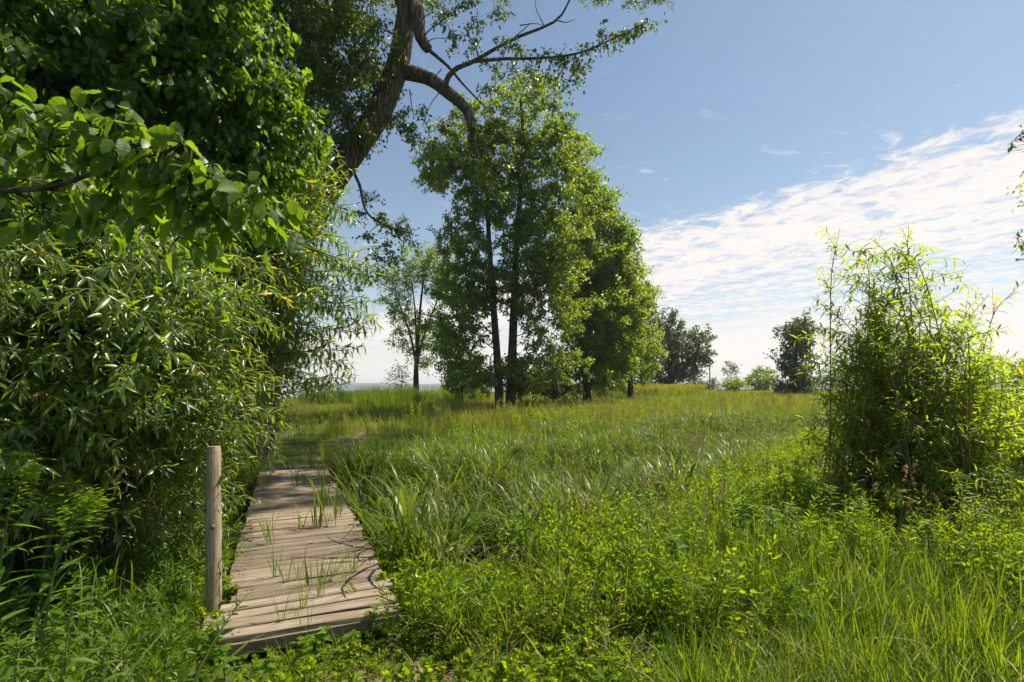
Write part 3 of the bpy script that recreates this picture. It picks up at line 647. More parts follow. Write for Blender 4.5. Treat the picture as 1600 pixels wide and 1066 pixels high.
env = [E(250, 110, 5.6, 150, 130, .9), E(400, 160, 5.9, 75, 110, .6), E(350, 20, 5.7, 70, 60, .7), E(60, 80, 5.0, 150, 120, 1.0), E(100, 330, 4.2, 170, 130, .9), E(380, 270, 6.0, 90, 70, .6), E(460, 220, 6.0, 35, 50, .4)]
top = [ E(100, -160, 5.4, 330, 150, 1.8), E(-200, 150, 4.5, 160, 330, 1.5)]
up = env_pts(env, 300, rg); hi = env_pts(top, 75, rg)
cl = np.concatenate([np.array(hang), up, hi]); cr = np.concatenate([np.full(len(hang), .17), np.full(len(up), .30), np.full(len(hi), .5)])
cr_n = cr.copy()
tree('elm_tree', 'elm tree with broad saw-toothed leaves hanging over the meadow edge', 'tree', [(et, .24, .08)], cl, np.maximum(cr_n, .17), OVAL_LO, .094, 130, M['elm'], M['bark_d'], 12, limbs=el, droop=1.1, twig=6, singles=300, tpl_hi=ELM_HI, mat_hi=M['elm_hi'], flat=.2)

# --- willows on the left of the bridge
willow('willow_shrub', 'large dark willow shrub arching over the left side of the foot bridge', at_ground(20, 4.7), 
       [E(220, 540, 3.5, 190, 130, .8), E(90, 690, 3.3, 150, 120, .7), E(330, 640, 4.4, 110, 110, .8), E(40, 520, 3.4, 120, 150, .8), E(260, 740, 4.0, 110, 60, .6), E(330, 470, 4.2, 130, 90, .8), E(350, 790, 4.9, 50, 40, .4)], 320, .125, M['willow'], 21, 5, .5, 1.3, 1.1, 300, arch=.35, step=.029,
       tips=[P(330, 430, 3.4), P(190, 410, 3), P(410, 700, 4.6), P(400, 620, 4.6)])
willow('willow_tree', 'tall bushy willow with drooping narrow leaves beside the far end of the bridge', at_ground(190, 8.2),
       [E(470, 450, 6.6, 95, 120, .9), E(430, 330, 7.4, 100, 120, 1.0), E(400, 560, 6.6, 110, 110, .9), E(330, 400, 7.4, 120, 160, 1.0), E(400, 650, 7.4, 45, 50, .6), E(490, 290, 7.6, 55, 70, .7), E(520, 360, 7.2, 45, 70, .6), E(460, 260, 8, 70, 70, .7)], 470, .165, M['willow'], 22, 6, .6, 1.5, 1.3, 0, arch=.35, step=.028, tpl=LANCE_LO,
       keep=lambda p: (800 + 800 * p[:, 0] / p[:, 1] < 440 + 1.1 * np.maximum(0, 690 - (606 - 800 * (p[:, 2] - CAM_Z) / p[:, 1]))),
       tips=[P(575, 520, 6.2), P(572, 490, 6.2), P(560, 545, 6.2), P(585, 420, 6.4), P(575, 465, 6.3), P(590, 445, 6.4), P(545, 600, 6.4), P(530, 605, 6.4), P(560, 400, 6.5), P(550, 570, 6.2), P(535, 250, 7.6), P(550, 300, 7.4), P(560, 350, 7.2), P(520, 225, 7.6), P(545, 275, 7.4), P(570, 540, 6), P(585, 500, 6.2), P(580, 515, 6), P(555, 585, 6), P(540, 560, 6.2), P(525, 590, 6), P(590, 470, 6.3), P(565, 440, 6.3), P(575, 480, 6.1), P(545, 520, 6), P(550, 480, 6), P(530, 540, 6), P(560, 420, 6.5), P(510, 610, 6.3)], cat='tree', stem_r=.02)
# --- dense tree filling in behind them
rg = np.random.default_rng(6); kb = at_ground(60, 12.0)
env = [E(150, 350, 10.5, 260, 330, 1.6), E(0, 560, 10, 200, 130, 1.5), E(330, 560, 11, 110, 120, 1.0), E(130, 40, 11, 260, 160, 1.8), E(260, 660, 10, 200, 60, .8)]
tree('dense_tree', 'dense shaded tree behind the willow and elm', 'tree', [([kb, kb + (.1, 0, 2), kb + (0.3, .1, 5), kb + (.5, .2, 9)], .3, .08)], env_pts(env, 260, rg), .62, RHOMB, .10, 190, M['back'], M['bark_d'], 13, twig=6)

# --- young willow standing alone on the right
willow('young_willow', 'bushy young willow standing alone in the meadow with a few reddish leaves', at_ground(1420, 6.7), 
       [E(1410, 640, 6.6, 140, 150, 1.0), E(1400, 520, 6.6, 110, 100, .6), E(1530, 650, 6.4, 75, 110, .8), E(1390, 440, 6.6, 70, 45, .3), E(1420, 720, 6.3, 120, 80, .9), E(1430, 775, 6.0, 140, 45, .8), E(1315, 740, 6.2, 55, 60, .5), E(1550, 740, 6.1, 60, 60, .6), E(1330, 540, 6.6, 55, 70, .5), E(1490, 520, 6.6, 60, 60, .5), E(1300, 660, 6.5, 45, 90, .5), E(1590, 600, 6.6, 45, 70, .6)], 250, .138, M['willow_r'], 23, 5, .5, 1.6, 1.05, 300, step=.030, arch=.08,
       tips=[P(1312, 358, 6.5), P(1295, 385, 6.5), P(1420, 352, 6.6), P(1398, 395, 6.6), P(1360, 372, 6.7), P(1340, 400, 6.7), P(1450, 385, 6.6), P(1300, 425, 6.4), P(1270, 465, 6.5), P(1280, 510, 6.5), P(1510, 420, 6.6), P(1545, 460, 6.5), P(1588, 455, 6.4), P(1575, 510, 6.4), P(1500, 450, 6.6), P(1262, 590, 6.5), P(1258, 560, 6.4), P(1430, 410, 6.7), P(1375, 420, 6.7)])
willow('willow_sapling', 'low leafy willow bush crowding the right flank of the young willow', at_ground(1650, 7.4), [E(1640, 640, 7.3, 85, 90, .8), E(1640, 740, 7, 90, 70, .8)], 90, .128, M['willow_r'], 24, 5, .4, 1.0, .7, step=.03)

# --- the pair of poplars in the middle and the trees round them
def mid_tree(name, label, trunks, env, n, crad, lsize, nl, mat, seed, **k):
    rg = np.random.default_rng(seed); return tree(name, label, 'tree', trunks, env_pts(env, n, rg, .55), crad, RHOMB, lsize, nl, mat, M['bark_d'], seed, **k)
A, B = 27.0, 27.6
ta = at_ground(781, A); tb = at_ground(797, B)
mid_tree('poplar_tree', 'tall poplar with bent slender trunk, twin standing against the straighter one', [([ta, P(777, 560, A), P(771, 480, A), P(767, 420, A), P(762, 340, A), P(757, 270, A), P(748, 200, A)], .25, .06)],
         [E(715, 262, A, 72, 42, 1.6), E(735, 200, A, 50, 45, 1.3), E(725, 380, A, 40, 55, 1.6), E(712, 500, A - .5, 42, 75, 1.8), E(760, 300, A, 40, 50, 1.2), E(745, 575, A - .6, 48, 35, 1.4), E(690, 250, A, 40, 30, 1.2), E(740, 450, A, 40, 60, 1.6)], 175, .72, .150, 215, M['poplar'], 31, droop=.8, twig=6)
mid_tree('poplar_tree', 'tall straight-trunked poplar, twin standing against the bent one', [([tb, P(801, 540, B), P(804, 460, B), P(807, 380, B), P(812, 310, B), P(818, 230, B), P(812, 140, B)], .29, .06)],
         [E(820, 180, B, 68, 62, 1.8), E(845, 260, B, 68, 50, 2.0), E(800, 330, B, 55, 45, 1.6), E(870, 350, B, 60, 70, 2.0), E(860, 470, B, 65, 70, 2.0), E(850, 570, B - .5, 60, 40, 1.7), E(775, 440, B - .5, 40, 40, 1.3), E(830, 400, B, 60, 70, 2.0), E(880, 230, B, 30, 50, 1.2), E(780, 240, B, 50, 60, 1.5)], 275, .75, .150, 215, M['poplar'], 32, droop=.8, twig=6)
Cc = 33.0; tcb = at_ground(918, Cc)
mid_tree('ash_tree', 'full bright green tree with a short trunk to the right of the twin poplars', [([tcb, P(916, 560, Cc), P(920, 480, Cc), P(918, 380, Cc), P(912, 270, Cc)], .30, .06)],
         [E(915, 310, Cc, 35, 40, 1.6), E(925, 390, Cc, 60, 70, 2.4), E(935, 480, Cc, 62, 80, 2.6), E(925, 560, Cc, 72, 45, 2.4), E(970, 420, Cc, 25, 50, 1.6), E(895, 440, Cc, 40, 90, 2), E(955, 540, Cc, 45, 60, 2), E(905, 255, Cc, 25, 45, 1.2), E(932, 320, Cc, 30, 45, 1.6), E(965, 385, Cc, 28, 50, 1.5), E(978, 480, Cc, 24, 60, 1.5)], 340, .9, .175, 240, M['lime'], 33, droop=.5, twig=6)
Dd = 40.0; tdb = at_ground(985, Dd)
mid_tree('maple_tree', 'light green ragged tree between the bright ash and the dark twin-crowned tree', [([tdb, P(985, 560, Dd), P(990, 500, Dd), P(1000, 450, Dd)], .25, .06)],
         [E(1005, 470, Dd, 24, 32, 1.5), E(985, 440, Dd, 20, 35, 1.4), E(1000, 545, Dd, 28, 55, 1.8), E(970, 560, Dd, 30, 40, 1.8), E(985, 500, Dd, 25, 45, 1.6)], 115, .85, .19, 170, M['lime'], 34, droop=.5, twig=6)
Ee = 42.0; teb = at_ground(650, Ee, -.1)
rg = np.random.default_rng(35)
vt = [([teb, P(650, 590, Ee), P(651, 560, Ee), P(655, 500, Ee), P(662, 430, Ee)], .30, .06)]
vl = [([P(651, 572, Ee), P(640, 520, Ee), P(622, 470, Ee), P(612, 430, Ee)], .12, .03), ([P(651, 562, Ee), P(668, 510, Ee), P(690, 450, Ee), P(700, 410, Ee)], .12, .03), ([P(651, 545, Ee), P(648, 480, Ee), P(640, 420, Ee)], .10, .03)]
cl = env_pts([E(615, 450, Ee, 25, 45, 1.6), E(655, 420, Ee, 35, 40, 1.8), E(690, 430, Ee, 28, 50, 1.6), E(630, 510, Ee, 28, 35, 1.5), E(672, 510, Ee, 28, 40, 1.5), E(655, 560, Ee, 22, 22, 1.0)], 120, rg, .6)
tree('elm_tree', 'vase-shaped tree with spreading slender limbs on the lake shore', 'tree', vt, cl, .85, RHOMB, .16, 140, M['poplar'], M['bark_d'], 35, limbs=vl, droop=.4, twig=6)

def blob_tree(name, label, x, Y, trunk_top, env, n, crad, lsize, nl, mat, seed, r0=.3, lean=0, cat='tree', group=None):
    rg = np.random.default_rng(seed); b = at_ground(x, Y); t = P(x + lean, trunk_top, Y)
    tree(name, label, cat, [([b, (b * 2 + t) / 3, (b + 2 * t) / 3, t], r0, r0 * .3)], env_pts(env, n, rg, .5), crad, RHOMB, lsize, nl, mat, M['bark_d'], seed, group=group, twig=5, sides=6)
blob_tree('oak_tree', 'dark twin-crowned tree standing beyond the yellow flowering strip', 1050, 66, 520, [E(1045, 530, 66, 34, 45, 3), E(1092, 540, 66, 20, 32, 2), E(1040, 585, 66, 36, 22, 2.6), E(1075, 570, 66, 22, 22, 2)], 90, 1.5, .34, 130, M['dark'], 41, .55, -6)
blob_tree('oak_tree', 'dark narrow tree swathed in leaves left of the young willow', 1243, 56, 530, [E(1245, 520, 56, 26, 28, 1.8), E(1245, 570, 56, 22, 45, 1.8), E(1225, 560, 56, 16, 14, 1.2), E(1245, 605, 56, 32, 16, 2)], 70, 1.15, .28, 130, M['dark'], 42, .4)
blob_tree('slender_tree', 'small pale round-headed tree on a thin stem above the far bushes', 1142, 95, 585, [E(1142, 576, 95, 11, 12, 1.4)], 16, .9, .28, 36, M['grey'], 43, .12)
blob_tree('bush', 'greyish thin bush beside the tall thin pole', 1102, 78, 600, [E(1088, 600, 78, 12, 12, 1.6), E(1112, 602, 78, 14, 11, 1.6)], 34, .8, .24, 60, M['grey'], 44, .08, cat='bush')
blob_tree('bush', 'small rounded green bush under the pale slender tree', 1146, 72, 598, [E(1146, 600, 72, 12, 13, 1.4)], 26, .75, .24, 80, M['lime'], 45, .08, cat='bush')
blob_tree('bush', 'wide domed bush between the pale slender tree and dark narrow tree', 1188, 74, 590, [E(1190, 594, 74, 24, 19, 2.2)], 44, .95, .25, 90, M['poplar'], 46, .1, cat='bush')
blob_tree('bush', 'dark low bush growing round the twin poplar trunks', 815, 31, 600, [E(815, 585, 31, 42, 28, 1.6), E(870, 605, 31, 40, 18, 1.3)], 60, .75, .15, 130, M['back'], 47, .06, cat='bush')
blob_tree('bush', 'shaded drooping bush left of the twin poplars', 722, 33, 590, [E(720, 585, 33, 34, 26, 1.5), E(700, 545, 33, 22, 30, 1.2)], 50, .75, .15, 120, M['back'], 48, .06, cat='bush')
blob_tree('bush', 'sparse twiggy bush at the foot of the vase-shaped tree', 628, 40, 580, [E(625, 590, 40, 18, 22, 1.2)], 30, .7, .13, 22, M['dark'], 49, .05, cat='bush')
blob_tree('bush', 'bright bush rising behind the right side of the young willow', 1600, 26, 590, [E(1600, 590, 26, 42, 30, 1.6), E(1660, 590, 26, 40, 40, 1.6)], 46, .7, .14, 130, M['lime'], 50, .08, cat='bush')
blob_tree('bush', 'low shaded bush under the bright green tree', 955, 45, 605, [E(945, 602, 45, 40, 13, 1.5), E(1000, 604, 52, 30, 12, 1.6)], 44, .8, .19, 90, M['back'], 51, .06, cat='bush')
blob_tree('sapling', 'tiny dark sapling alone in the open meadow', 1130, 36, 626, [E(1130, 630, 36, 5, 6, .25)], 12, .18, .10, 30, M['dark'], 52, .02, cat='sapling')
blob_tree('bush', 'far pale bush on the skyline behind the dark narrow tree', 1290, 90, 596, [E(1300, 592, 90, 40, 14, 2.4)], 40, 1.1, .28, 70, M['grey'], 53, .1, cat='bush')
# --- a tree just outside the right edge that holds leafy sprays into view
rg = np.random.default_rng(54); rb = np.array((10.6, 8.4, gz(10.6, 8.4) - .05))
sp = [P(x, y, 8.2) for x, y in [(1584, 222), (1592, 212), (1602, 225), (1612, 238), (1628, 220), (1650, 228), (1590, 372), (1600, 380), (1604, 405), (1615, 372), (1618, 400), (1640, 395), (1640, 300), (1650, 340), (1630, 150)]]
top = env_pts([(np.array((12.6, 9.0, 6.2)), np.array((2.4, 2.4, 2.6)))], 60, rg)
tree('ash_tree', 'tree just past the open field that reaches leafy sprays over the young willow', 'tree', [([rb, rb + (0, .1, 2), rb + (.2, .2, 4.5), rb + (.4, .4, 7)], .2, .06)], np.concatenate([np.array(sp), top]), np.concatenate([np.full(len(sp), .17), np.full(len(top), .6)]), OVAL, .085, 70, M['poplar'], M['bark_d'], 54, droop=.5, twig=6)

# pole and field posts
pb = at_ground(1109, 74, -.3); m_ = MB(); tube(m_, [pb, pb + (0, 0, 2.2), pb + (0.01, 0, 4.45)], [.10, .09, .07], 8); pole = m_.obj('mast', M['metal'], None, pb); pole.location = pb
root = thing('utility_pole', 'tall thin grey pole rising from the far bushes', 'pole', pb); pole.parent = root; pole.location = (0, 0, 0); pole.name = 'shaft'
m_ = MB(); tube(m_, [pb + (-.32, 0, 4.2), pb + (.32, 0, 4.2)], [.035, .035], 6); m_.obj('crossarm', M['metal'], root, pb)
for k, (x, Y) in enumerate([(1060, 52), (1078, 54), (974, 50), (1016, 52)]):
    b = at_ground(x, Y, -.2); root = thing('fence_post', 'short dark post standing in the yellow flowering strip', 'post', b, 'posts in the flowering strip')
    m_ = MB(); tube(m_, [b, b + (.01, 0, .6), b + (.0, 0, 1.15)], [.08, .075, .07], 7, True, .05); m_.obj('shaft', M['bark_d'], root, b)
# ------------------------------------------------------------------ grasses and herbs
def blade(mb, b, az, L, w, tilt, bend, seg=5, rnd=.5, p=1.4):
    s = np.linspace(0, 1, seg + 1); th = tilt + bend * s ** p; ds = L / seg
    hx = np.concatenate([[0], np.cumsum(np.sin((th[:-1] + th[1:]) / 2) * ds)]); hz = np.concatenate([[0], np.cumsum(np.cos((th[:-1] + th[1:]) / 2) * ds)])
    d = np.array((math.cos(az), math.sin(az), 0)); sd = np.array((-d[1], d[0], 0)); c = b + hx[:, None] * d + hz[:, None] * (0, 0, 1)
    ww = w * np.minimum(1, 1.25 * (1 - s ** 2.2) + .04) * (0.55 + .45 * np.minimum(1, s * 4)); v = np.concatenate([c - sd * ww[:, None] / 2, c + sd * ww[:, None] / 2]); k = np.arange(seg)
    mb.add(v, f4=np.stack([k, k + seg + 1, k + seg + 2, k + 1], -1), rnd=rnd)
def tuft(seed, n, L, w, tilt, bend, spread, mat, seg=5, name='tuft', p=1.4):
    rg = np.random.default_rng(seed); m_ = MB()
    for _ in range(n):
        a = rg.uniform(0, 6.283); b = np.array((math.cos(a), math.sin(a), 0)) * spread * math.sqrt(rg.random())
        blade(m_, b, a + rg.normal(0, .9), L * rg.uniform(.55, 1.1), w * rg.uniform(.7, 1.2), abs(rg.normal(0, tilt)), rg.uniform(*bend), seg, rg.random(), p)
    return m_.mesh(name, mat)
def stalk(seed, H, n, tpl, lsize, mat, ang=1.0, top=.45, lean=.12, start=.12, flower=None, whorl=1, spray=0.0, name='herb'):
    """an upright stem with leaves set round it"""
    rg = np.random.default_rng(seed); m_ = MB(); az = rg.uniform(0, 6.28); q = spline([(0, 0, -.05), (math.cos(az) * lean * .3 * H, math.sin(az) * lean * .3 * H, H * .55), (math.cos(az) * lean * H, math.sin(az) * lean * H, H)], 8)
    tube(m_, q, np.linspace(.004, .0015, 8), 3, False)
    t = np.sort(rg.uniform(start, 1.0, n)); p = np.stack([np.interp(t, np.linspace(0, 1, 8), q[:, k]) for k in range(3)], -1); ph = np.arange(n) * 2.4 + rg.uniform(0, 6)
    a = np.stack([np.cos(ph), np.sin(ph), rg.normal(.65, .4, n) + .7 * sm(.7, 1, t)], -1)
    add_leaves(m_, tpl, p + unit(a) * spray * (1 - t[:, None]) * rg.uniform(0, 1, (n, 1)), frames(a, np.array((0, 0, 1.)) + rg.normal(0, .6, (n, 3))), lsize * rg.uniform(.75, 1.15, n) * (1 - (1 - top) * sm(.5, 1, t)), np.clip(rg.uniform(.1, .5, n) + .45 * t ** 3, 0, 1))
    mats = [mat]
    me = m_.mesh(name, mats); return me
def flowerhead(seed, H, mat, mats2):
    rg = np.random.default_rng(seed); m_ = MB(); tube(m_, [(0, 0, 0), (.01, 0, H * .5), (.03, 0, H)], [.004, .003, .002], 3, False)
    n = 26; t = rg.uniform(.1, .8, n); ph = rg.uniform(0, 6.28, n); a = np.stack([np.cos(ph), np.sin(ph), rg.normal(.4, .2, n)], -1)
    add_leaves(m_, LANCE_W, np.stack([0 * t, 0 * t, t * H], -1), frames(a, np.tile((0, 0, 1.), (n, 1))), .11 * np.ones(n), rg.random(n)); me = m_.mesh('goldenrod', [mat, mats2]); nb = len(me.polygons)
    m2 = MB(); m2.v, m2.f3, m2.f4, m2.rnd, m2.uv, m2.n = m_.v, m_.f3, m_.f4, m_.rnd, m_.uv, m_.n
    k = 60; pos = np.stack([rg.normal(.02, .05, k), rg.normal(0, .05, k), H * rg.uniform(.8, 1.03, k)], -1)
    add_leaves(m2, RHOMB, pos, frames(rg.normal(size=(k, 3)), rg.normal(size=(k, 3))), .045 * np.ones(k), rg.random(k)); bpy.data.meshes.remove(me)
    me = m2.mesh('goldenrod', [mat, mats2]); mi = np.zeros(len(me.polygons), np.int32)
    # triangles come first: the flower triangles are the last of them
    n3 = sum(len(f) for f in m2.f3); mi[n3 - 2 * k:n3] = 1; me.polygons.foreach_set('material_index', mi); return me

_stuff = 0
def scatter(name, label, cat, xy, sources, smin, smax, seed, tilt=.10, zoff=-.02, scl=None, z=None):
    """one countless mass of plants standing on the ground"""
    rg = np.random.default_rng(seed); n = len(xy); xy = np.asarray(xy)
    zz = G(xy[:, 0], xy[:, 1]) + zoff if z is None else z
    me = bpy.data.meshes.new(name); me.vertices.add(n); me.vertices.foreach_set('co', np.column_stack([xy, zz]).astype(np.float32).ravel())
    rot = np.column_stack([rg.normal(0, tilt, n), rg.normal(0, tilt, n), rg.uniform(0, 6.283, n)]); s = rg.uniform(smin, smax, n) * (1 if scl is None else scl)
    a = me.attributes.new('rot', 'FLOAT_VECTOR', 'POINT'); a.data.foreach_set('vector', rot.astype(np.float32).ravel())
    a = me.attributes.new('scl', 'FLOAT', 'POINT'); a.data.foreach_set('value', s.astype(np.float32))
    a = me.attributes.new('idx', 'INT', 'POINT'); a.data.foreach_set('value', rg.integers(0, len(sources), n).astype(np.int32))
    o = link(name, me); tag(o, label, cat, None, 'stuff')
    c = bpy.data.collections.new('source_' + name)
    for k, sm_ in enumerate(sources):
        so = bpy.data.objects.new('%s_source_%02d' % (name, k), sm_); c.objects.link(so)
    ng = bpy.data.node_groups.new(name, 'GeometryNodeTree')
    ng.interface.new_socket('Geometry', in_out='INPUT', socket_type='NodeSocketGeometry'); ng.interface.new_socket('Geometry', in_out='OUTPUT', socket_type='NodeSocketGeometry')
    N = ng.nodes; gi = N.new('NodeGroupInput'); go = N.new('NodeGroupOutput'); ip = N.new('GeometryNodeInstanceOnPoints'); ci = N.new('GeometryNodeCollectionInfo')
    ci.inputs['Collection'].default_value = c; ci.inputs['Separate Children'].default_value = True; ci.inputs['Reset Children'].default_value = True
    def att(nm, ty): q = N.new('GeometryNodeInputNamedAttribute'); q.data_type = ty; q.inputs['Name'].default_value = nm; return q.outputs['Attribute']
    e2r = N.new('FunctionNodeEulerToRotation'); L = ng.links
    L.new(att('rot', 'FLOAT_VECTOR'), e2r.inputs[0]); L.new(gi.outputs[0], ip.inputs['Points']); L.new(ci.outputs[0], ip.inputs['Instance']); ip.inputs['Pick Instance'].default_value = True
    L.new(att('idx', 'INT'), ip.inputs['Instance Index']); L.new(e2r.outputs[0], ip.inputs['Rotation']); L.new(att('scl', 'FLOAT'), ip.inputs['Scale']); L.new(ip.outputs[0], go.inputs[0])
    md = o.modifiers.new('plants', 'NODES'); md.node_group = ng
    return o
def poly_mask(poly, x, y):
    poly = np.asarray(poly, float); ins = np.zeros(np.shape(x), bool); j = len(poly) - 1
    for i in range(len(poly)):
        (xi, yi), (xj, yj) = poly[i], poly[j]
        ins ^= ((yi > y) != (yj > y)) & (x < (xj - xi) * (y - yi) / (yj - yi + 1e-12) + xi); j = i
    return ins
def sample(dens, x0, x1, y0, y1, seed, mask, fr=1.12):
    rg = np.random.default_rng(seed); n = int(dens * (x1 - x0) * (y1 - y0)); x = rg.uniform(x0, x1, n); y = rg.uniform(y0, y1, n)
    ok = (np.abs(x) < fr * y + .8) & ~on_bridge(x, y, .02) & mask(x, y); return np.column_stack([x[ok], y[ok]])

MARSH = [(-.95, 4.75), (-4.0, 11.3), (-3.3, 12.4), (0, 16), (5, 20.5), (12, 23.5), (15, 22), (13, 19.5), (7, 13.3), (3.4, 9.2), (1.3, 7.3), (.3, 6.2), (-.3, 5.4)]
inm = lambda x, y: poly_mask(MARSH, x + .35 * (vnoise(x, y, 1.3, 9) - .5), y + .8 * (vnoise(x, y, .9, 10) - .5))
hole = lambda x, y: (np.hypot((x - .25) / .36, (y - 7.0) / .75) < 1) | (np.hypot((x + .42) / .26, (y - 5.9) / .5) < 1) | ((vnoise(x, y, .9, 41) > .74) & inm(x, y))
open_front = lambda x, y: np.hypot((x + .28) / .5, (y - 5.0) / .95) < 1
reeds = [tuft(100 + k, 15, 1.0 + .07 * k, .018 + .0016 * k, .22, (1.0, 3.3), .13, M['reed'], 8, 'marsh_tuft', 2.3) for k in range(8)]
xy = sample(44, -5, 16, 4.5, 24, 61, lambda x, y: inm(x, y) & ~hole(x, y) & ~open_front(x, y))
xy = xy[np.random.default_rng(1).random(len(xy)) < np.clip(1.25 - xy[:, 1] / 30, .4, 1)]
scatter('marsh_grass', 'arching dull green marsh grass filling the wet ditch beside the foot bridge', 'grass', xy, reeds, .7, 1.15, 61, .16, -.03, scl=(.5 + .65 * vnoise(xy[:, 0], xy[:, 1], .6, 12)) * (1.12 - .37 * sm(8, 14, xy[:, 1])))
dry = [tuft(130 + k, 8, .75, .010, .5, (.6, 2.4), .12, M['dry'], 6, 'dry_tuft') for k in range(3)]
scatter('dry_stalks', 'dry straw-coloured blades tangled low in the marsh grass', 'grass', sample(5, -5, 14, 4.2, 22, 62, inm), dry, .6, 1.1, 62, .2)

# meadow beyond
def meadow_mask(x, y):
    k = ~inm(x, y) & ((path_dist(x, y) > .5 + .25 * vnoise(x, y, .9, 3)) | (vnoise(x * 7, y * 7, 1, 3) > .45)) & (shore(x, y) < 6); return k
mt = [tuft(140 + k, 30, .62, .011, .18, (.1, 1.1), .26, M['meadow'], 4, 'meadow_tuft') for k in range(5)]
mb_ = [tuft(150 + k, 24, .60, .011, .20, (.2, 1.3), .20, M['blade'], 4, 'grass_tuft') for k in range(4)]
green = lambda x, y: vnoise(x, y, .16, 14) + .35 * sm(22, 12, y) + .5 * sm(30, 22, y) * sm(2, -4, x)
xy1 = sample(7.5, -30, 32, 12, 34, 63, lambda x, y: meadow_mask(x, y) & (green(x, y) < .75)); xy2 = sample(7.5, -30, 32, 11, 40, 64, lambda x, y: meadow_mask(x, y) & (green(x, y) >= .62))
scatter('meadow_grass', 'yellowish meadow grass covering the open field beyond the marsh', 'grass', xy1, mt, .7, 1.15, 63, scl=.75 + .5 * vnoise(xy1[:, 0], xy1[:, 1], .4, 15))
scatter('lush_grass', 'fresh green grass round the path and the twin poplars', 'grass', xy2, mb_, .7, 1.25, 64, scl=(.7 + .6 * vnoise(xy2[:, 0], xy2[:, 1], .4, 16)) * (.45 + .55 * sm(17, 27, xy2[:, 1])))
far = [tuft(160 + k, 40, .70, .028, .22, (.1, 1.0), .75, M['meadow'], 3, 'far_tuft') for k in range(4)]
scatter('far_grass', 'pale grass of the far field in front of the distant trees', 'grass', sample(1.6, -40, 95, 33, 95, 65, lambda x, y: shore(x, y) < 4), far, .6, 1.0, 65)
sedge = [tuft(170 + k, 34, 1.5, .022, .10, (.05, .6), .22, M['blade'], 4, 'tall_tuft') for k in range(4)]
def sedge_mask(x, y):
    px = 800 + 800 * x / y; return ((px > 560) & (px < 655) & (y > 27) & (y < 33) & (path_dist(x, y) > 1.2)) | ((px > 690) & (px < 735) & (y > 34) & (y < 38)) | ((px > 470) & (px < 760) & (y > 37) & (y < 44) & (vnoise(x, y, .5, 51) > .3))
scatter('tall_grass', 'tall bright green grass bank between the path and the lake', 'grass', sample(9, -22, 0, 26, 46, 66, sedge_mask), sedge, .45, 1.1, 66)
gold = [flowerhead(180 + k, 1.0, M['herb'], M['yellow']) for k in range(3)]
scatter('flower_strip', 'yellow goldenrod flowering in a strip before the far trees', 'flowers', sample(9.0, 3, 26, 46, 60, 67, lambda x, y: (800 + 800 * x / y > 820) & (800 + 800 * x / y < 1100) & (vnoise(x, y, .25, 18) > .25)), gold, 1.0, 1.45, 67)
# leafy herbs
stk = [stalk(190 + k, .85, 46, LANCE_W, .105, M['herb'], name='goldenrod_stem') for k in range(5)]
jew = [stalk(200 + k, .55, 64, [OVAL, LANCE_W, LANCE_W, OVAL, LANCE_W][k], [.04, .075, .065, .036, .08][k], M['herb'], lean=.25, top=.8, spray=.16, name='leafy_herb') for k in range(5)]
mid_h = lambda x, y: ~inm(x, y) & ~hole(x, y) & ~open_front(x, y) & (x > -1.5 + .0 * y) & (y > 3.4) & (x - .55 * (y - 5.6) > -.4)
patch = lambda x, y: vnoise(x, y, .8, 21)
xs = sample(26, -1, 17, 3.9, 16, 68, lambda x, y: mid_h(x, y) & (patch(x, y) > .42) & (y > 4.3))
xj = sample(42, -1, 17, 3.6, 15, 69, lambda x, y: mid_h(x, y) & (patch(x, y) < .62))
scatter('goldenrod_patch', 'bright leafy goldenrod stems filling the meadow left of the young willow', 'plants', xs, stk, .55, 1.05, 68, .12, scl=.75 + .45 * vnoise(xs[:, 0], xs[:, 1], .7, 22))
scatter('jewelweed_patch', 'soft yellow-green jewelweed mass beside the marsh grass', 'plants', xj, jew, .7, 1.3, 69, .15)
xs = sample(9, -9, 9, 14, 24, 70, lambda x, y: ~inm(x, y) & (path_dist(x, y) > 1) & (np.hypot((x - 1.2) / 1.7, (y - 19.8) / 1.4) < 1) | ((vnoise(x, y, .5, 23) > .66) & ~inm(x, y) & (path_dist(x, y) > 1)))
scatter('goldenrod_clumps', 'upright leafy stems standing in clumps in front of the twin poplars', 'plants', xs, stk, .8, 1.35, 70, .1)
# low herbs at the foot of the bridge
low = [stalk(210 + k, .22, 46, OVAL, .036, M['herb'], lean=.5, top=1.0, spray=.17, start=.25, name='clover') for k in range(5)]
xl = sample(150, -3.2, 3.4, 2.3, 6.2, 71, lambda x, y: ~inm(x, y) & ~hole(x, y) & (x < 1.4 + .6 * (y - 3)) & (np.exp(-((x + .75) / .7) ** 2 - ((y - 3.02) / .30) ** 2) < .35 + .5 * vnoise(x, y, 3.0, 24)))
scatter('low_herbs', 'low clover-like leafy herbs round the near end of the bridge', 'plants', xl, low, .6, 1.25, 71, .2, scl=(.55 + .75 * vnoise(xl[:, 0], xl[:, 1], 1.3, 25)) * np.where((bridge_uv(xl[:, 0], xl[:, 1])[0] > -.75) & (bridge_uv(xl[:, 0], xl[:, 1])[0] < .1) & (np.abs(bridge_uv(xl[:, 0], xl[:, 1])[1] - .6) < .75), .5, 1))
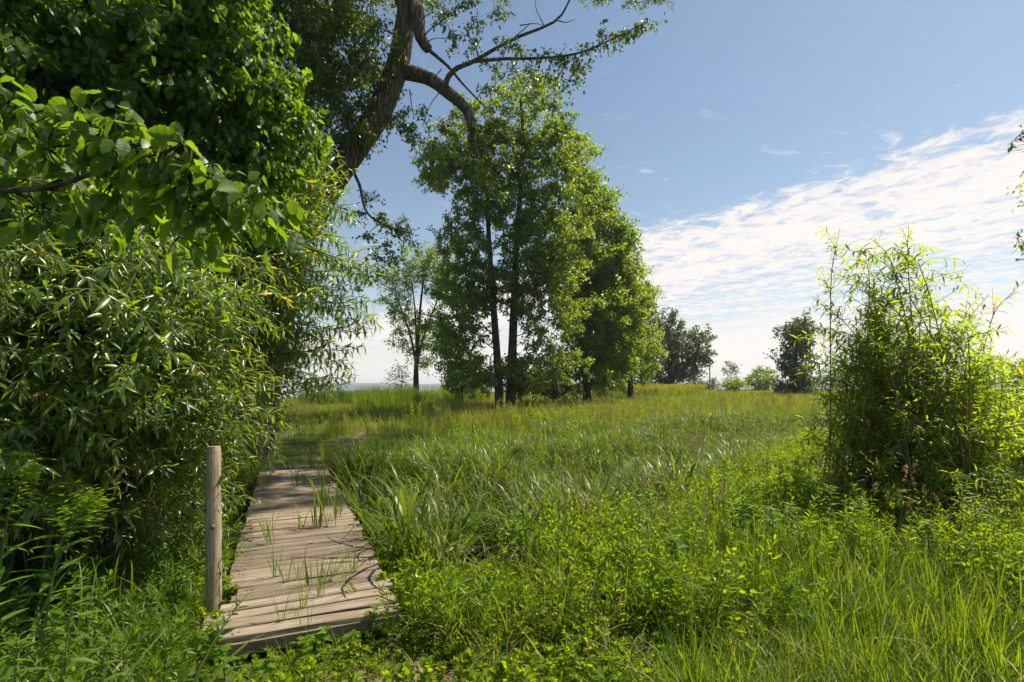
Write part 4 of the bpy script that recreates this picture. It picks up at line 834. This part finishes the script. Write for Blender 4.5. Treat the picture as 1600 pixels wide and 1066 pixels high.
# upright grass in the foreground
up = [tuft(220 + k, 17, .62, .0080, .22, (.1, 1.5), .08, M['blade'], 6, 'grass_tuft') for k in range(6)]
xg = sample(75, .2, 8, 1.9, 6.6, 72, lambda x, y: (x > .35 + .9 * vnoise(x, y, 1.5, 26) + .25 * (y - 2.2)) & (y < 5.2 + 1.4 * vnoise(x, y, .9, 27)))
scatter('foreground_grass', 'long bright grass blades standing in the near right of the meadow', 'grass', xg, up, .6, 1.15, 72, .12, scl=.7 + .5 * vnoise(xg[:, 0], xg[:, 1], .9, 28))
xg = sample(20, -3.5, 1.5, 2.2, 6.4, 73, lambda x, y: ~inm(x, y) & (vnoise(x, y, 1.7, 29) > .35)); scatter('sparse_grass', 'short grass blades mixed into the low herbs', 'grass', xg, up, .3, .65, 73, .2)
scatter('withered_grass', 'withered brown blades among the foreground grass', 'grass', sample(9, -.5, 8, 2.3, 7.5, 74, lambda x, y: ~inm(x, y)), dry, .5, .95, 74, .25)
# shaded herbs left of the bridge
net = [stalk(230 + k, .62, 40, LANCE_W, .10, M['herb_d'], lean=.25, top=.7, name='nettle') for k in range(5)]
left = lambda x, y: bridge_uv(x, y)[1] < -.10
xn = sample(42, -9, -.9, 1.9, 11, 75, lambda x, y: left(x, y) & (chan_dist(x, y) > .8)); scatter('nettle_bed', 'shaded bed of narrow-leaved herbs left of the foot bridge', 'plants', xn, net, .5, 1.05, 75, .18)
xg = sample(40, -7, -.9, 2.0, 11, 76, left); scatter('shade_grass', 'soft green grass leaning against the left side of the foot bridge', 'grass', xg, up + reeds[:2], .5, .9, 76, .25)

xg = sample(26, -6, -2.2, 4.6, 11.5, 78, lambda x, y: left(x, y) & (bridge_uv(x, y)[1] > -1.1)); scatter('bankside_grass', 'tall arching grass hiding the left foot of the bridge', 'grass', xg, reeds, .55, .85, 78, .2)
xs = sample(5, -4, 15, 8, 24, 79, lambda x, y: inm(x, y) & (vnoise(x, y, .55, 42) > .5)); scatter('marsh_herbs', 'upright leafy herbs and bright shoots standing among the marsh grass', 'plants', xs, stk, .65, 1.0, 79, .12)
xg = sample(24, -.5, 12, 3.6, 13, 80, lambda x, y: mid_h(x, y) & (vnoise(x, y, 1.1, 52) > .4)); scatter('mixed_grass', 'fresh grass blades mixed through the leafy herb patches', 'grass', xg, up, .7, 1.25, 80, .18)
def seed_stalk(seed):
    rg = np.random.default_rng(seed); m_ = MB()
    for _ in range(4):
        a = rg.uniform(0, 6.28); b = np.array((rg.normal(0, .05), rg.normal(0, .05), 0)); H = rg.uniform(.75, 1.15); q = spline([b, b + (math.cos(a) * .05, math.sin(a) * .05, H * .6), b + (math.cos(a) * .17, math.sin(a) * .17, H)], 6); tube(m_, q, .0022, 3, False, rnd=rg.random())
        k = 22; t = rg.uniform(.8, 1, k); c = np.stack([np.interp(t, np.linspace(0, 1, 6), q[:, j]) for j in range(3)], -1); add_leaves(m_, RHOMB, c + rg.normal(0, .012, (k, 3)), frames(rg.normal(0, .5, (k, 3)) + (0, 0, 1), rg.normal(size=(k, 3))), rg.uniform(.012, .03, k), rg.random(k))
    return m_.mesh('seed_stalk', M['dry'])
sd = [seed_stalk(300 + k) for k in range(4)]
scatter('seed_heads', 'thin straw-coloured seed heads scattered over meadow and marsh', 'grass', sample(1.6, -12, 26, 4.5, 30, 81, lambda x, y: (path_dist(x, y) > .8) & ((x > -1 + .3 * (y - 6)) | (y > 14)) & (vnoise(x, y, .35, 53) > .38)), sd, .75, 1.1, 81, .12)
# tufts pushing up through the deck, each one by itself
tm = [tuft(240 + k, 10, .42, .0095, .22, (.1, 1.0), .04, M['blade'], 5, 'blades') for k in range(6)]
def deck_at(x, y): Y = 800 * (CAM_Z - DECK_Z) / (y - HOR); return np.array(((x - 800) / 800 * Y, Y, DECK_Z - .03))
r_ = np.random.default_rng(77)
for k, (x, y, s) in enumerate([(416, 762, 1.1), (428, 738, 1), (462, 760, 1.3), (478, 757, 1.0), (500, 752, 1.5), (470, 826, 1.0), (496, 826, 1.7), (516, 822, 1.8), (524, 806, 1.5), (508, 790, 1.3), (424, 850, 1.1), (415, 842, .8), (432, 905, .8), (448, 912, .7), (482, 918, .9), (500, 934, .8), (536, 908, .8), (552, 892, .8), (520, 895, .7), (440, 962, .6), (474, 948, .7), (556, 922, .6), (466, 902, .6), (512, 905, .7), (487, 730, 1.4), (508, 734, 1.6), (455, 732, 1.2)]):
    p = deck_at(x, y); ba, bw = bridge_uv(p[0], p[1]); p = bz(round(float(ba) / pitch) * pitch, float(bw), DECK_Z - .03); fa = y < 835; root = thing('grass_tuft', 'tall thin grass tuft rising between the planks on the far half of the bridge' if fa else 'short grass tuft growing between the planks on the post end of the bridge', 'grass tuft', p, 'grass tufts on the far half of the deck' if fa else 'grass tufts on the near half of the deck')
    o = link('blades', tm[k % 6], root); o.rotation_euler = (r_.normal(0, .15), r_.normal(0, .15), r_.uniform(0, 6)); o.scale = (s * 1.05, s * 1.05, s * 1.1)

# single goldenrod plants one can tell apart
gl = MB(); V, F = LANCE_W; Vh, Fh = leaf_tpl([(0, 0), (.12, .06), (.3, .105), (.55, .11), (.8, .06), (1, 0)], .4, .25); gl.add(Vh, f3=Fh, uv=Vh[:, :2] + (.5, 0)); gl = gl.mesh('leaf', M['golden'], uv=True)
def goldenrod(label, p, H, lean, n, ls, seed, group=None, plume=0, nm='goldenrod_plant', mesh=gl, ang=.35):
    rg = np.random.default_rng(seed); p = np.array(p, float); root = thing(nm, label, 'plant', p, group); L = np.array((*lean, 0.0))
    q = spline([p + (0, 0, -.03), p + L * .15 + (0, 0, H * .45), p + L * .5 + (0, 0, H * .85), p + L + (0, 0, H)], 14); m_ = MB(); tube(m_, q, np.linspace(.006, .002, 14), 5); m_.obj('stem', M['stem'], root, p)
    t = np.linspace(.18, .99, n) + rg.normal(0, .008, n); c = np.stack([np.interp(t, np.linspace(0, 1, 14), q[:, k]) for k in range(3)], -1); ph = np.arange(n) * 2.4 + rg.uniform(0, 6)
    a = np.stack([np.cos(ph), np.sin(ph), rg.normal(ang, .18, n)], -1); fr = frames(a, np.array((0, 0, 1.)) + rg.normal(0, .18, (n, 3)))
    for k in range(n):
        s = ls * rg.uniform(.8, 1.1) * (1 - .62 * float(sm(.6, 1, t[k])) * (1 if plume else .6)); o = link('leaf', mesh, root); o.matrix_local = Matrix.LocRotScale(Vector(c[k] - p), Matrix(fr[k].tolist()).to_quaternion(), Vector((s, s, s)))
    if plume:
        m_ = MB(); k = plume; tt = rg.uniform(.80, 1.0, k); c = np.stack([np.interp(tt, np.linspace(0, 1, 14), q[:, j]) for j in range(3)], -1)
        sp_ = rg.normal(0, 1, (k, 3)) * (.055 * (1.02 - tt) / .2 + .006)[:, None]; add_leaves(m_, LANCE_W, c + sp_, frames(sp_ + np.array((L[0], L[1], .06)), rg.normal(size=(k, 3)) + (0, 0, 1)), rg.uniform(.015, .04, k), rg.random(k)); tag(m_.obj('plume', M['herb'], root, p), kind='stuff')
def gp(x, Y): X = (x - 800) / 800 * Y; return (X, Y, gz(X, Y))
goldenrod('tall goldenrod with an arching bud plume in front of the willow shrub', gp(45, 2.15), 1.38, (.22, .05), 58, .135, 81, plume=320)
goldenrod('goldenrod with upright leafy top, shorter neighbour of the arching plume', gp(92, 2.2), 1.02, (.05, .05), 46, .125, 82, plume=60)
goldenrod('goldenrod with a curled plume tip peeping from the willow leaves', gp(-22, 2.2), 1.5, (.18, .0), 46, .13, 83, plume=200)
goldenrod('low goldenrod half hidden behind the shorter leafy goldenrod', gp(20, 2.0), .85, (-.03, .05), 40, .12, 84)
goldenrod('low goldenrod between the tall plumed goldenrod and the bridge', gp(150, 2.5), .6, (.03, .05), 30, .11, 85)
for k, (x, Y, H) in enumerate([(1300, 5.2, .85), (1270, 5.6, .9), (1155, 5.0, .8), (1180, 5.6, .85), (1085, 5.4, .7), (1130, 6.2, .85), (1500, 5.0, .95), (1530, 4.6, .85), (1230, 6.3, .95), (1330, 4.9, .75), (1210, 5.0, .7), (1560, 5.3, 1.0), (1060, 4.5, .55), (1200, 7.2, .9), (1255, 4.7, .75), (1450, 4.7, .6)]):
    goldenrod('leafy goldenrod stem rising above the grass in front of the young willow' if x > 1400 else 'leafy goldenrod stem standing between the marsh grass and the young willow', gp(x, Y), H, (R.normal(0, .06), R.normal(0, .06)), 44, .125, 90 + k, 'goldenrod stems in front of the young willow' if x > 1400 else 'goldenrod stems left of the young willow')
ov = MB(); Vh, Fh = leaf_tpl([(0, 0), (.1, .22), (.25, .30), (.5, .34), (.75, .2), (1, 0)], .2, .2); ov.add(Vh, f3=Fh, uv=Vh[:, :2] + (.5, 0)); M['vine'] = leaf_mat('vine_leaf', (.085, .17, .012), (.13, .22, .016), (3.4, 3.0, 1.0), .5, .4, .45, veins=True); ov = ov.mesh('leaf', M['vine'], uv=True)
for k, (x, Y, H) in enumerate([(1000, 6.2, .85), (1018, 6.3, .75), (985, 5.0, .55), (1015, 5.1, .6), (795, 5.4, .55), (710, 5.2, .35)]):
    goldenrod('leafy sapling shoot with broad yellow-green leaves at the marsh edge', gp(x, Y), H, (R.normal(0, .08), R.normal(0, .05)), 16, .12, 120 + k, 'broad-leaved shoots at the marsh edge', nm='leafy_shoot', mesh=ov)
for k, (x, Y, H) in enumerate([(352, 3.05, .30), (335, 3.3, .34), (470, 3.35, .22), (500, 3.5, .2), (580, 3.75, .26), (408, 3.1, .2), (545, 3.5, .18)]):
    goldenrod('broad-leaved seedling growing against the front edge of the foot bridge', gp(x, Y), H, (R.normal(0, .05), R.normal(0, .03)), 13, .085, 130 + k, 'seedlings at the front of the bridge', nm='leafy_seedling', mesh=ov)
# small white flowers
fl = MB(); 
for k in range(5): a = k * 1.2566; add_leaves(fl, RHOMB, np.array([(0, 0, 0.)]), frames(np.array([(math.cos(a), math.sin(a), .25)]), np.array([(0, 0, 1.)])), np.array([.024]), np.array([.5]))
fl = fl.mesh('petals', M['white'])
for k, (x, y, Y) in enumerate([(904, 915, 4.0), (823, 954, 3.8), (706, 858, 4.6), (985, 915, 4.3), (1118, 905, 4.2), (650, 900, 4.2)]):
    g = gp(x, Y); t = P(x, y, Y); t[2] = max(t[2], g[2] + .25); root = thing('wildflower', 'tiny white flower on a thin stalk among the low herbs', 'flower', g, 'white flowers in the herbs')
    m_ = MB(); tube(m_, [np.array(g), (np.array(g) + t) / 2 + (.01, 0, 0), t], .002, 4); m_.obj('stalk', M['stem'], root, np.array(g)); o = link('petals', fl, root, Vector(t - np.array(g))); o.rotation_euler = (-.5, .2, k)

# ------------------------------------------------------------------ the air
m, t = new_mat('summer_haze'); pv = nd(t, 'ShaderNodeVolumePrincipled'); pv.inputs['Color'].default_value = (0.80, 0.88, 1.0, 1); pv.inputs['Density'].default_value = 0.00035; pv.inputs['Anisotropy'].default_value = 0.2
o_ = nd(t, 'ShaderNodeOutputMaterial'); lk(t, pv.outputs[0], o_.inputs['Volume'])
m_ = MB(); X0, X1, Y0, Y1, Z0, Z1 = -4700, 4700, -60, 5200, -8, 46
vv = [(x, y, z) for x in (X0, X1) for y in (Y0, Y1) for z in (Z0, Z1)]
m_.add(vv, f4=[(0, 1, 3, 2), (4, 6, 7, 5), (0, 4, 5, 1), (2, 3, 7, 6), (1, 5, 7, 3), (0, 2, 6, 4)])
tag(m_.obj('haze', m, smooth=False), 'thin blue summer haze over the lake and field', 'haze', None, 'stuff')
